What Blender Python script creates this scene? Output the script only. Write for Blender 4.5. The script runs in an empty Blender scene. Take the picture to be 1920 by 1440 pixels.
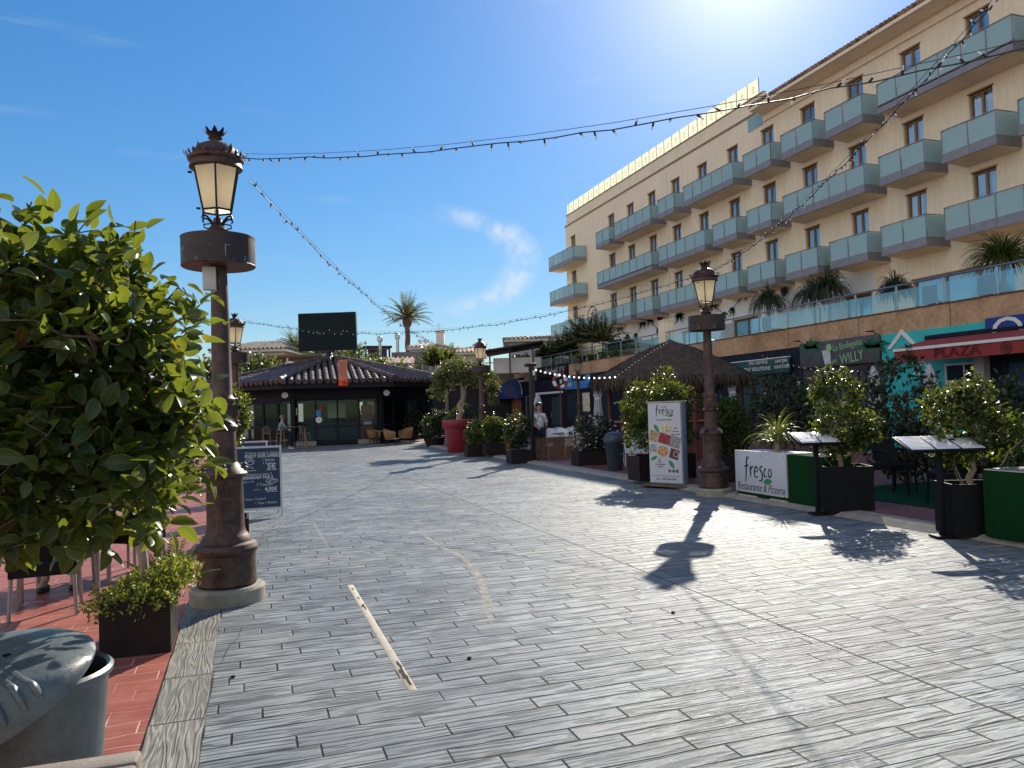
import bpy, bmesh, math, random
import numpy as np
from math import sin, cos, tan, pi, radians, atan, atan2, sqrt, hypot
from mathutils import Vector, Matrix, Euler
C = bpy.context.scene.collection
S = bpy.context.scene
R = random.Random(7)

# ------------------------------------------------------------ camera, sky, sun
F_PX, CAM_H = 1443.0, 1.6
YAW, PITCH, ROLL = atan((960 - 467) / F_PX), radians(1.8), radians(1.7)
fw = Vector((sin(YAW) * cos(PITCH), cos(YAW) * cos(PITCH), sin(PITCH)))
r0 = Vector((cos(YAW), -sin(YAW), 0)); u0 = r0.cross(fw)
rt = cos(ROLL) * r0 - sin(ROLL) * u0; up = sin(ROLL) * r0 + cos(ROLL) * u0
cam = bpy.data.cameras.new('camera'); co = bpy.data.objects.new('camera', cam); C.objects.link(co)
cam.sensor_width = 36; cam.lens = F_PX / 1920 * 36; cam.clip_start = .05; cam.clip_end = 3000
m = Matrix((rt, up, -fw)).transposed().to_4x4(); m.translation = (0, 0, CAM_H); co.matrix_world = m
S.camera = co
SUN_AZ, SUN_EL = radians(36.8), radians(30.3)
w = bpy.data.worlds.new('World'); S.world = w; w.use_nodes = True
S.view_settings.view_transform = 'Standard'; S.view_settings.look = 'None'
S.view_settings.exposure = 0.8; S.view_settings.gamma = 1
sl = bpy.data.lights.new('sun', 'SUN'); sl.energy = 4.4; sl.angle = radians(.5); sl.color = (1, .92, .79)
so = bpy.data.objects.new('sun', sl); C.objects.link(so)
sd = Vector((sin(SUN_AZ) * cos(SUN_EL), cos(SUN_AZ) * cos(SUN_EL), sin(SUN_EL)))
so.rotation_euler = sd.to_track_quat('Z', 'Y').to_euler(); so.location = sd * 100

def ray(x, y): return fw + rt * ((x - 960) / F_PX) + up * ((720 - y) / F_PX)
O = Vector((0, 0, CAM_H))
def G(x, y, z=0.0): d = ray(x, y); return O + d * ((z - CAM_H) / d.z)      # pixel -> ground
def PX(x, y, X): d = ray(x, y); return O + d * (X / d.x)                   # pixel -> plane X
def PY(x, y, Y): d = ray(x, y); return O + d * (Y / d.y)
def PD(x, y, dep): return O + ray(x, y) * dep

# ------------------------------------------------------------ node helpers
class NT:
    def __init__(s, tree): s.t = tree; s.L = tree.links
    def n(s, typ, **k):
        o = s.t.nodes.new(typ)
        for a, b in k.items(): setattr(o, a, b)
        return o
    def put(s, sock, v):
        if hasattr(v, 'is_output'): s.L.new(v, sock)
        else: sock.default_value = v
    def m(s, op, a, b=0.0, c=None, clamp=False):
        o = s.n('ShaderNodeMath', operation=op); o.use_clamp = clamp
        s.put(o.inputs[0], a); s.put(o.inputs[1], b)
        if c is not None: s.put(o.inputs[2], c)
        return o.outputs[0]
    def xyz(s, x, y, z=0.0):
        o = s.n('ShaderNodeCombineXYZ')
        for i, v in enumerate((x, y, z)): s.put(o.inputs[i], v)
        return o.outputs[0]
    def sep(s, v): o = s.n('ShaderNodeSeparateXYZ'); s.put(o.inputs[0], v); return o.outputs
    def noise(s, vec, scale=5, detail=4, rough=.55, dist=0):
        o = s.n('ShaderNodeTexNoise'); s.put(o.inputs['Vector'], vec)
        for k, v in (('Scale', scale), ('Detail', detail), ('Roughness', rough), ('Distortion', dist)): o.inputs[k].default_value = v
        return o.outputs['Fac']
    def white(s, vec): o = s.n('ShaderNodeTexWhiteNoise', noise_dimensions='3D'); s.put(o.inputs['Vector'], vec); return o.outputs['Value']
    def mix(s, f, a, b, mode='MIX'):
        o = s.n('ShaderNodeMix', data_type='RGBA', blend_type=mode); s.put(o.inputs[0], f)
        for i, v in ((6, a), (7, b)):
            s.put(o.inputs[i], v if hasattr(v, 'is_output') else (*v[:3], 1))
        return o.outputs[2]
    def rng(s, v, a, b, c=0.0, d=1.0, smooth=True):
        o = s.n('ShaderNodeMapRange'); o.interpolation_type = 'SMOOTHSTEP' if smooth else 'LINEAR'
        s.put(o.inputs[0], v)
        for i, x in enumerate((a, b, c, d)): s.put(o.inputs[i + 1], x)
        return o.outputs[0]
    def bump(s, h, strength=.3, dist=.02):
        o = s.n('ShaderNodeBump'); s.put(o.inputs['Height'], h); o.inputs['Strength'].default_value = strength
        o.inputs['Distance'].default_value = dist; return o.outputs[0]
    def obj(s): return s.n('ShaderNodeTexCoord').outputs['Object']
    def pos(s): return s.n('ShaderNodeNewGeometry').outputs['Position']

def newmat(name):
    ma = bpy.data.materials.new(name); ma.use_nodes = True
    t = NT(ma.node_tree); b = ma.node_tree.nodes['Principled BSDF']
    return ma, t, b

def M(name, col, rough=.6, metal=0, var=.18, scale=6, bump=.08, spec=.5, coat=0, tint=None, streak=False, emit=0):
    ma, t, b = newmat(name)
    p = t.obj()
    n1 = t.noise(p, scale, 5, .6)
    n2 = t.noise(p, scale * 9, 3, .6)
    if streak:
        x = t.sep(p); p2 = t.xyz(t.m('MULTIPLY', x[0], 6), t.m('MULTIPLY', x[1], 6), t.m('MULTIPLY', x[2], .5)); n1 = t.m('MULTIPLY_ADD', t.noise(p2, 1.2, 4), .6, t.m('MULTIPLY', n1, .4))
    f = t.m('MULTIPLY_ADD', n2, .35, t.m('MULTIPLY', n1, .65))
    f = t.rng(f, .3, .7, 0, 1)
    lo = [max(0, c * (1 - var)) for c in col]; hi = [min(1, c * (1 + var)) for c in (tint or col)]
    t.put(b.inputs['Base Color'], t.mix(f, lo, hi))
    t.put(b.inputs['Roughness'], t.rng(n2, .3, .7, max(.03, rough - .08), min(1, rough + .08)))
    b.inputs['Metallic'].default_value = metal; b.inputs['Specular IOR Level'].default_value = spec
    b.inputs['Coat Weight'].default_value = coat
    if emit: b.inputs['Emission Color'].default_value = (*col, 1); b.inputs['Emission Strength'].default_value = emit
    if bump: t.put(b.inputs['Normal'], t.bump(n2, bump, .01))
    return ma

def leafmat(name, dark, light, gloss=.35, transl=.35, back=None, brown=0.0, spec=.45):
    ma, t, b = newmat(name)
    g = t.n('ShaderNodeNewGeometry'); r = g.outputs['Random Per Island']
    col = t.mix(t.rng(r, 0, 1), dark, light)
    r2 = t.white(t.xyz(r, 3.1, 1.7))
    col = t.mix(t.rng(r2, .82, 1, 0, .7), col, [min(1, light[0] * 1.9), light[1] * 1.5, light[2] * .7])
    if brown: col = t.mix(t.rng(r2, 0, .03, brown, 0), col, (.35, .14, .02))
    if back:
        col = t.mix(g.outputs['Backfacing'], col, back)
        rim = t.n('ShaderNodeAttribute', attribute_name='rim').outputs['Fac']; col = t.mix(t.m('ADD', t.m('MULTIPLY', t.rng(rim, .84, .97), .7), t.m('MULTIPLY', t.rng(rim, .1, .03), .45)), col, (.24, .27, .10))
    t.put(b.inputs['Base Color'], col); b.inputs['Roughness'].default_value = gloss
    b.inputs['Specular IOR Level'].default_value = spec
    tr = t.n('ShaderNodeBsdfTranslucent'); t.put(tr.inputs[0], t.mix(.5, col, (.38, .42, .03), 'MIX'))
    mx = t.n('ShaderNodeMixShader'); mx.inputs[0].default_value = transl
    t.L.new(b.outputs[0], mx.inputs[1]); t.L.new(tr.outputs[0], mx.inputs[2])
    t.L.new(mx.outputs[0], ma.node_tree.nodes['Material Output'].inputs[0])
    return ma

def glassmat(name, tint, rough=.05, alpha=.35, emit=None, frost=0):
    """thin pane: part see-through, part glossy body colour"""
    ma, t, b = newmat(name)
    n = t.noise(t.obj(), 2, 3)
    t.put(b.inputs['Base Color'], t.mix(n, [c * .85 for c in tint], tint)); b.inputs['Roughness'].default_value = rough
    b.inputs['Specular IOR Level'].default_value = .6
    tp = t.n('ShaderNodeBsdfTransparent'); tp.inputs[0].default_value = (*[min(1, .5 + c * .6) for c in tint], 1)
    mx = t.n('ShaderNodeMixShader'); mx.inputs[0].default_value = alpha
    src = b.outputs[0]
    if frost:
        tr = t.n('ShaderNodeBsdfTranslucent'); tr.inputs[0].default_value = (*tint, 1)
        m2 = t.n('ShaderNodeMixShader'); m2.inputs[0].default_value = frost
        t.L.new(src, m2.inputs[1]); t.L.new(tr.outputs[0], m2.inputs[2]); src = m2.outputs[0]
    t.L.new(src, mx.inputs[1]); t.L.new(tp.outputs[0], mx.inputs[2])
    t.L.new(mx.outputs[0], ma.node_tree.nodes['Material Output'].inputs[0])
    return ma

# sky: physical daylight sky with a faint broken ring of cirrus
t = NT(w.node_tree); bg = w.node_tree.nodes['Background']
sk = t.n('ShaderNodeTexSky'); sk.sky_type = 'NISHITA'; sk.sun_disc = False
sk.sun_elevation = SUN_EL; sk.sun_rotation = SUN_AZ; sk.altitude = 20; sk.air_density = 1.0; sk.dust_density = .05; sk.ozone_density = 3.0
gd = t.n('ShaderNodeTexCoord').outputs['Generated']
def ringmask(px, py, rx, ry, wd, lo=None):
    c = ray(px, py).normalized(); e = rt; f = up
    def dot(v): o = t.n('ShaderNodeVectorMath', operation='DOT_PRODUCT'); t.put(o.inputs[0], gd); o.inputs[1].default_value = v; return o.outputs['Value']
    a = t.m('DIVIDE', t.m('SUBTRACT', dot(e), c.dot(e)), rx); b = t.m('DIVIDE', t.m('SUBTRACT', dot(f), c.dot(f)), ry)
    wob = t.m('MULTIPLY', t.m('SUBTRACT', t.noise(gd, 14, 4), .5), .45)
    rad = t.m('ADD', t.m('SQRT', t.m('ADD', t.m('MULTIPLY', a, a), t.m('MULTIPLY', b, b))), wob)
    k = t.rng(t.m('ABSOLUTE', t.m('SUBTRACT', rad, 1)), 0, wd, 1, 0)
    return t.m('MULTIPLY', k, t.rng(a, -.5, .7, 0, 1))
mk = ringmask(845, 492, .092, .055, .34)
wisp = t.m('MULTIPLY', mk, t.rng(t.noise(gd, 26, 6, .65), .36, .66, .15, .95))
str_ = t.n('ShaderNodeMapping'); t.put(str_.inputs[0], gd); str_.inputs['Scale'].default_value = (3, 3, 16)
wisp2 = t.m('MULTIPLY', t.rng(t.noise(str_.outputs[0], 1.6, 6, .6, .8), .56, .8), .13)
cl = t.m('MAXIMUM', t.m('MULTIPLY', wisp, .75), wisp2)
lum = t.n('ShaderNodeRGBToBW'); t.put(lum.inputs[0], sk.outputs[0])
dv = t.n('ShaderNodeVectorMath', operation='SCALE'); t.put(dv.inputs[0], sk.outputs[0]); t.put(dv.inputs['Scale'], t.m('DIVIDE', 1.0, t.m('MULTIPLY_ADD', lum.outputs[0], .09, .8)))
hs = t.n('ShaderNodeHueSaturation'); hs.inputs['Saturation'].default_value = 1.3; hs.inputs['Value'].default_value = .8; t.put(hs.inputs['Color'], dv.outputs[0])
sdot = t.n('ShaderNodeVectorMath', operation='DOT_PRODUCT'); t.put(sdot.inputs[0], gd); sdot.inputs[1].default_value = sd
ang = t.m('ARCCOSINE', t.m('MINIMUM', sdot.outputs['Value'], .99999))        # aureole: light scattered close round the sun
aur = t.m('ADD', t.m('MULTIPLY', t.m('POWER', 2.718, t.m('DIVIDE', ang, -.10)), 7.0), t.m('MULTIPLY', t.m('POWER', 2.718, t.m('DIVIDE', ang, -.33)), .55))
au = t.n('ShaderNodeVectorMath', operation='SCALE'); au.inputs[0].default_value = (1, .89, .95); t.put(au.inputs['Scale'], aur)
sm = t.n('ShaderNodeVectorMath', operation='ADD'); t.put(sm.inputs[0], hs.outputs[0]); t.put(sm.inputs[1], au.outputs[0])
skc = t.mix(cl, sm.outputs[0], (4.6, 5, 5.4))
# unseen clouds added behind the photographer to brighten the shaded hotel front
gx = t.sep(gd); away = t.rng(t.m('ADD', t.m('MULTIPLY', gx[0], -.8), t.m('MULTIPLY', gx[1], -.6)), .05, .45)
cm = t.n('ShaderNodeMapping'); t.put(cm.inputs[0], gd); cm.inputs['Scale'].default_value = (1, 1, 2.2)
fill_cloud = t.m('MULTIPLY', t.m('MULTIPLY', away, t.rng(gx[2], .02, .12)), t.rng(t.noise(cm.outputs[0], 2.6, 7, .6), .42, .56))
skc = t.mix(fill_cloud, skc, (7.5, 7.1, 6.7))
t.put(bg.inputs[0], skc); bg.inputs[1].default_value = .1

# ------------------------------------------------------------ mesh builder
def rotm(rz=0, rx=0, ry=0): return Euler((rx, ry, rz)).to_matrix()
class MB:
    def __init__(s): s.v = []; s.f = []; s.mi = []; s.cur = 0; s.big = []
    def add(s, vs, fs, mi=None):
        b = len(s.v); s.v += [tuple(v) for v in vs]; s.f += [[i + b for i in f] for f in fs]; s.mi += [s.cur if mi is None else mi] * len(fs); return s
    def box(s, c, d, rz=0, rx=0, ry=0, taper=1.0, mi=None):
        r = rotm(rz, rx, ry); c = Vector(c); h = [x / 2 for x in d]; vs = []
        for z in (-1, 1):
            k = 1 if z < 0 else taper
            for x, y in ((-1, -1), (1, -1), (1, 1), (-1, 1)): vs.append(c + r @ Vector((x * h[0] * k, y * h[1] * k, z * h[2])))
        return s.add(vs, [(3, 2, 1, 0), (4, 5, 6, 7), (0, 1, 5, 4), (1, 2, 6, 5), (2, 3, 7, 6), (3, 0, 4, 7)], mi)
    def bx(s, x0, x1, y0, y1, z0, z1, mi=None): return s.box(((x0 + x1) / 2, (y0 + y1) / 2, (z0 + z1) / 2), (abs(x1 - x0), abs(y1 - y0), abs(z1 - z0)), mi=mi)
    def rbox(s, c, d, b=.02, rz=0, rx=0, ry=0, seg=2, mi=None):
        bm = bmesh.new(); bmesh.ops.create_cube(bm, size=1)
        for v in bm.verts: v.co = Vector((v.co.x * d[0], v.co.y * d[1], v.co.z * d[2]))
        bmesh.ops.bevel(bm, geom=list(bm.edges), offset=min(b, min(d) * .45), segments=seg, profile=.5, affect='EDGES')
        r = rotm(rz, rx, ry); bm.verts.index_update()
        s.add([Vector(c) + r @ v.co for v in bm.verts], [[v.index for v in f.verts] for f in bm.faces], mi); bm.free(); return s
    def tube(s, pts, rad, n=8, cap=True, mi=None):
        pts = [Vector(p) for p in pts]; k = len(pts)
        if not hasattr(rad, '__len__'): rad = [rad] * k
        vs = []; fs = []; prev = None
        for i, p in enumerate(pts):
            d = (pts[min(i + 1, k - 1)] - pts[max(i - 1, 0)]).normalized()
            if prev is None:
                a = d.orthogonal().normalized()
            else:
                a = (prev - d * prev.dot(d)); a = a.normalized() if a.length > 1e-6 else d.orthogonal().normalized()
            prev = a; b = d.cross(a)
            for j in range(n): vs.append(p + (a * cos(2 * pi * j / n) + b * sin(2 * pi * j / n)) * rad[i])
        for i in range(k - 1):
            for j in range(n): fs.append((i * n + j, i * n + (j + 1) % n, (i + 1) * n + (j + 1) % n, (i + 1) * n + j))
        if cap: fs += [tuple(range(n - 1, -1, -1)), tuple(range((k - 1) * n, k * n))]
        return s.add(vs, fs, mi)
    def lathe(s, prof, n=24, c=(0, 0, 0), cap=True, ph=0, mi=None, sx=1, sy=1):
        vs = []; fs = []; k = len(prof)
        for r, z in prof:
            for j in range(n): a = 2 * pi * j / n + ph; vs.append((c[0] + r * cos(a) * sx, c[1] + r * sin(a) * sy, c[2] + z))
        for i in range(k - 1):
            for j in range(n): fs.append((i * n + j, i * n + (j + 1) % n, (i + 1) * n + (j + 1) % n, (i + 1) * n + j))
        if cap: fs += [tuple(range(n - 1, -1, -1)), tuple(range((k - 1) * n, k * n))]
        return s.add(vs, fs, mi)
    def quad(s, a, b, c, d, mi=None): return s.add([a, b, c, d], [(0, 1, 2, 3)], mi)
    def prism(s, poly, fr, th, mi=None):
        """poly: 2-D outline, fr: (origin, u, v) frame; thickness along u x v"""
        o, u, v = [Vector(x) for x in fr]; n = u.cross(v).normalized() * th; k = len(poly)
        vs = [o + u * x + v * y for x, y in poly]; vs += [p + n for p in vs]
        fs = [tuple(range(k - 1, -1, -1)), tuple(range(k, 2 * k))] + [(i, (i + 1) % k, k + (i + 1) % k, k + i) for i in range(k)]
        return s.add(vs, fs, mi)
    def sphere(s, c, r, n=12, m_=8, sz=1, mi=None, sx=1, sy=1):
        return s.lathe([(max(1e-4, r * sin(pi * i / m_)), -r * sz * cos(pi * i / m_)) for i in range(m_ + 1)], n, c, False, mi=mi, sx=sx, sy=sy)
    def ribbon(s, pts, wd, n, mi=None):
        """flat strip along pts with normal n"""
        pts = [Vector(p) for p in pts]; n = Vector(n); k = len(pts)
        if not hasattr(wd, '__len__'): wd = [wd] * k
        vs = []
        for i, p in enumerate(pts):
            d = (pts[min(i + 1, k - 1)] - pts[max(i - 1, 0)]).normalized(); a = n.cross(d).normalized() * wd[i] / 2
            vs += [p + a, p - a]
        return s.add(vs, [(2 * i, 2 * i + 1, 2 * i + 3, 2 * i + 2) for i in range(k - 1)], mi)
    def build(s, name, mats, parent=None, smooth=False, label=None):
        me = bpy.data.meshes.new(name); me.from_pydata(s.v, [], s.f)
        for q in (mats if isinstance(mats, (list, tuple)) else [mats]): me.materials.append(q)
        if len(set(s.mi)) > 1: me.polygons.foreach_set('material_index', s.mi)
        if smooth:
            me.polygons.foreach_set('use_smooth', [True] * len(me.polygons))
            if smooth != 'full':
                try: me.set_sharp_from_angle(angle=radians(smooth if not isinstance(smooth, bool) else 40))
                except Exception: pass
        me.update(); return link(name, me, parent, label)

def link(name, me, parent=None, label=None):
    o = bpy.data.objects.new(name, me); C.objects.link(o)
    if parent is not None: o.parent = parent
    if label: o['label'] = label
    return o
def thing(name, label, cat, loc=(0, 0, 0), rz=0, group=None, sc=1):
    o = bpy.data.objects.new(name, None); C.objects.link(o); o.empty_display_size = .2
    o.location = loc; o.rotation_euler = (0, 0, rz); o.scale = (sc, sc, sc); o['label'] = label; o['category'] = cat
    if group: o['group'] = group
    return o
def tag(o, label, cat, group=None):
    o['label'] = label; o['category'] = cat
    if group: o['group'] = group
    return o
def struct(mb, name, mat, smooth=False, kind='structure'):
    o = mb.build(name, mat, None, smooth); o['kind'] = kind; return o
KIDS = {}
def copy_tree(o, loc=None, rz=None, label=None, parent=None, sc=None):
    c = o.copy(); C.objects.link(c)
    if parent is not None: c.parent = parent
    if loc is not None: c.location = loc
    if rz is not None: c.rotation_euler = (0, 0, rz)
    if sc is not None: c.scale = (sc, sc, sc) if not hasattr(sc, '__len__') else sc
    if label: c['label'] = label
    for ch in list(o.children): copy_tree(ch, parent=c)
    return c

def text(s, size, mat, parent, loc, right=(1, 0, 0), upv=(0, 0, 1), name='lettering', align='CENTER', ext=.003, shear=0, off=0, sx=1, maxw=None):
    cu = bpy.data.curves.new('t', 'FONT'); cu.body = s; cu.size = size; cu.align_x = align; cu.align_y = 'CENTER'; cu.extrude = ext; cu.shear = shear; cu.offset = off; cu.resolution_u = 3
    o = bpy.data.objects.new('t', cu); C.objects.link(o)
    me = bpy.data.meshes.new_from_object(o.evaluated_get(bpy.context.evaluated_depsgraph_get()))
    bpy.data.objects.remove(o); bpy.data.curves.remove(cu); me.name = name
    r = Vector(right).normalized(); u = Vector(upv).normalized(); n = r.cross(u)
    xs = [v.co.x for v in me.vertices] or [0, 1]
    k = sx
    if maxw and (max(xs) - min(xs)) * sx > maxw: k = maxw / (max(xs) - min(xs))
    for v in me.vertices: p = v.co.copy(); v.co = Vector(loc) + r * p.x * k + u * p.y + n * p.z
    me.materials.clear(); me.materials.append(mat)
    return link(name, me, parent)

# ------------------------------------------------------------ foliage
LEAF = {
 'ficus': ([(0, .0), (.12, .17), (.32, .27), (.55, .28), (.78, .19), (.93, .07), (1.0, 0)], .22),
 'small': ([(0, 0), (.45, .3), (1, 0)], .15),
 'oval': ([(0, 0), (.3, .26), (.7, .24), (1, 0)], .2),
 'blade': ([(0, .02), (.3, .05), (.65, .04), (1, 0)], .7)}
def leaf_template(kind, fold=.35):
    prof, curl = LEAF[kind]; vs = []; fs = []
    for t_, h in prof:
        z = -curl * t_ * t_
        vs += [(t_, -h, z + h * fold), (t_, 0, z), (t_, h, z + h * fold)]
    for i in range(len(prof) - 1):
        a = 3 * i; fs += [(a, a + 1, a + 4, a + 3), (a + 1, a + 2, a + 5, a + 4)]
    return np.array(vs), np.array(fs)
def leaves_mesh(name, pos, dirs, ups, sizes, kind, mat, parent, label=None, fold=.35, wid=1.0):
    V, Fc = leaf_template(kind, fold); V = V * np.array([1, wid, 1])
    pos = np.asarray(pos, float); n = len(pos)
    d = np.asarray(dirs, float); d /= np.linalg.norm(d, axis=1, keepdims=True) + 1e-9
    u = np.asarray(ups, float); s_ = np.cross(u, d); s_ /= np.linalg.norm(s_, axis=1, keepdims=True) + 1e-9; u = np.cross(d, s_)
    A = np.stack([d, s_, u], 1) * np.asarray(sizes, float)[:, None, None]
    vv = (np.einsum('kc,ncd->nkd', V, A) + pos[:, None, :]).reshape(-1, 3)
    ff = (Fc[None] + (np.arange(n) * len(V))[:, None, None]).reshape(-1, 4)
    me = bpy.data.meshes.new(name); me.from_pydata(vv.tolist(), [], ff.tolist()); me.materials.append(mat)
    me.polygons.foreach_set('use_smooth', [True] * len(me.polygons))
    at_ = me.attributes.new('rim', 'FLOAT', 'POINT'); at_.data.foreach_set('value', np.tile(np.tile([1., 0., 1.], len(V) // 3), n).astype(np.float32)); me.update()
    return link(name, me, parent, label)

def crown(parent, lobes, ntips, per, size, kind, mat, wood, seed, base=(0, 0, 0), trunk_r=.03, twig_r=.006, nstem=1, shell=.45, droop=.2, upw=.35, clump=0, name='crown', tname='trunk', fold=.35, step=.16, szvar=.35, wid=1.0, clip=None):
    rg = np.random.default_rng(seed)
    lobes = [(np.array(c, float), np.array(r, float) if hasattr(r, '__len__') else np.array([r] * 3, float)) for c, r in lobes]
    vol = np.array([l[1].prod() for l in lobes]) ** .75; vol /= vol.sum(); tips = []; nrm = []
    pass
    while len(tips) < ntips:
        c, r = lobes[rg.choice(len(lobes), p=vol)]; d = rg.normal(size=3); d /= np.linalg.norm(d)
        q = shell + (1 - shell) * rg.random() ** .6
        bumpy = 1 + .13 * sin(5 * d[0] + seed) * cos(4 * d[2] + 2 * seed) + .08 * sin(9 * d[1] + 7 * d[2] + seed)
        p = c + d * r * q * bumpy
        if clump and sin(p[0] * clump + seed) * sin(p[1] * clump + 1.3 * seed) * sin(p[2] * clump * 1.2 + .7 * seed) > .28: continue
        if clip and not clip(p): continue
        tips.append(p); nrm.append(d)
    tips = np.array(tips); nrm = np.array(nrm)
    # skeleton
    b0 = np.array(base, float); nodes = []; par = []
    cen = sum(l[0] * v for l, v in zip(lobes, vol))
    for k in range(nstem):
        st = len(nodes); o = rg.normal(size=3) * [.3, .3, 0] * (0 if nstem == 1 else trunk_r * 6)
        top = cen * .8 + b0 * .2 + o * 4; ns = 6
        for i in range(ns + 1):
            f = i / ns; nodes.append(b0 + o + (top - b0 - o) * f + rg.normal(size=3) * [1, 1, .2] * trunk_r * .8 * (0 < i)); par.append(st + i - 1 if i else -1)
    order = np.argsort(np.linalg.norm(tips - cen, axis=1)); tipn = np.zeros(len(tips), int)
    for ti in order:
        arr = np.array(nodes); dd = np.linalg.norm(arr - tips[ti], axis=1) + .25 * np.maximum(0, arr[:, 2] - tips[ti][2]); j = int(dd.argmin())
        k = max(1, int(np.linalg.norm(nodes[j] - tips[ti]) / step)); a = nodes[j]
        for i in range(1, k + 1):
            q = a + (tips[ti] - a) * i / k + rg.normal(size=3) * step * .13 * (i < k); nodes.append(q); par.append(j); j = len(nodes) - 1
        tipn[ti] = j
    cnt = np.zeros(len(nodes)); cnt[tipn] += 1
    for i in range(len(nodes) - 1, -1, -1):
        if par[i] >= 0: cnt[par[i]] += cnt[i]
    mx = max(cnt.max(), 1); rad = np.maximum(twig_r * .6, np.minimum(trunk_r, trunk_r * (cnt / mx) ** .42)); mb = MB()
    kids = [[] for _ in nodes]
    for i, p in enumerate(par):
        if p >= 0: kids[p].append(i)
    def chain(i0, first):
        pts = [nodes[i0]] if first is None else [nodes[first], nodes[i0]]; rs = [rad[i0]] * len(pts); i = i0
        while kids[i]:
            ks = sorted(kids[i], key=lambda k: -cnt[k])
            for k in ks[1:]: todo.append((k, i))
            i = ks[0]; pts.append(nodes[i]); rs.append(rad[i])
        if len(pts) > 1: mb.tube(pts, rs, 7 if max(rs) > .012 else 4, False)
    todo = [(i, None) for i, p in enumerate(par) if p < 0]
    while todo: chain(*todo.pop())
    if tname: mb.build(tname, wood, parent, 60)
    # leaves
    n = ntips * per; idx = np.repeat(np.arange(ntips), per)
    out = nrm[idx] * .8 + rg.normal(size=(n, 3)) * .75 + np.array([0, 0, upw]); out /= np.linalg.norm(out, axis=1, keepdims=True)
    pos = tips[idx] + rg.normal(size=(n, 3)) * size * .55 - nrm[idx] * rg.random((n, 1)) * size * .9
    dirs = out - np.array([0, 0, droop]) * (.5 + rg.random((n, 1)))
    ups = nrm[idx] * .4 + np.array([0, 0, 1.0]) + rg.normal(size=(n, 3)) * .65
    if clip:
        ok = np.array([bool(clip(p)) for p in pos]); pos = pos[ok]; dirs = dirs[ok]; ups = ups[ok]; n = len(pos)
    return leaves_mesh(name, pos, dirs, ups, size * (1 - szvar + 2 * szvar * rg.random(n)), kind, mat, parent, fold=fold, wid=wid)
# ------------------------------------------------------------ materials
m_iron = M('rusty_iron', (.045, .024, .018), .5, .3, .45, 9, .25, tint=(.085, .046, .034))
m_irondark = M('dark_iron', (.022, .016, .015), .5, .3, .3, 9, .2)
m_conc = M('weathered_concrete', (.30, .27, .22), .85, 0, .25, 7, .3)
m_black = M('black_plastic', (.007, .007, .008), .65, 0, .3, 12, .05, spec=.2)
m_darkwood = M('dark_timber', (.022, .014, .012), .6, 0, .35, 5, .15, streak=True)
m_planter = M('dark_brown_planter', (.018, .011, .011), .65, 0, .3, 6, .12, spec=.25)
m_white = M('white_paint', (.78, .77, .74), .55, 0, .07, 3, .05)
m_whiteplas = M('white_plastic', (.72, .74, .76), .35, 0, .05, 4, .02)
m_cream = M('cream_render', (.72, .62, .44), .85, 0, .06, 1.2, .12)
m_alu = M('aluminium', (.55, .55, .56), .35, .8, .1, 9, .05)
m_soil = M('soil', (.06, .04, .025), .95, 0, .4, 30, .5)
m_bark = M('bark', (.16, .105, .065), .85, 0, .35, 18, .5)
m_palebark = M('pale_bark', (.30, .23, .16), .8, 0, .25, 14, .4)
m_text_w = M('white_lettering', (.75, .75, .73), .5, 0, .03, 3, 0)
m_text_k = M('black_lettering', (.012, .012, .014), .5, 0, .1, 3, 0)
m_green = M('sign_green', (.02, .24, .09), .5, 0, .1, 3, 0)
m_rail = M('brushed_rail', (.45, .45, .46), .3, .9, .1, 9, .03)
m_tilered = M('roof_tile', (.20, .12, .085), .8, 0, .45, 3, .3, tint=(.36, .25, .17))
m_wicker = M('wicker', (.28, .15, .06), .6, 0, .4, 30, .4)
m_bulb = M('bulb_clear', (.8, .82, .85), .1, 0, .05, 5, 0)
m_cable = M('cable_green', (.012, .016, .014), .5, 0, .2, 9, 0)
m_turf = M('artificial_turf', (.007, .055, .024), .95, 0, .4, 60, .5, spec=.1)
m_hedgegreen = M('turf_panel', (.007, .045, .013), .95, 0, .4, 70, .6, spec=.1)
leaf_ficus = leafmat('rubber_leaf', (.007, .03, .008), (.03, .07, .01), .3, .48, back=(.05, .09, .025), brown=.9, spec=.4)
leaf_hedge = leafmat('hedge_leaf', (.009, .028, .008), (.038, .075, .014), .3, .34, spec=.3)
leaf_olive = leafmat('olive_leaf', (.035, .06, .025), (.10, .13, .045), .4, .3)
leaf_dark = leafmat('dark_leaf', (.006, .017, .008), (.018, .038, .013), .35, .18)
leaf_lime = leafmat('lime_leaf', (.07, .09, .014), (.34, .38, .05), .45, .35)
leaf_palm = leafmat('palm_leaf', (.04, .065, .03), (.11, .14, .05), .4, .25)
leaf_blade = leafmat('blade_leaf', (.09, .13, .03), (.26, .29, .09), .4, .3)

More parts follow.
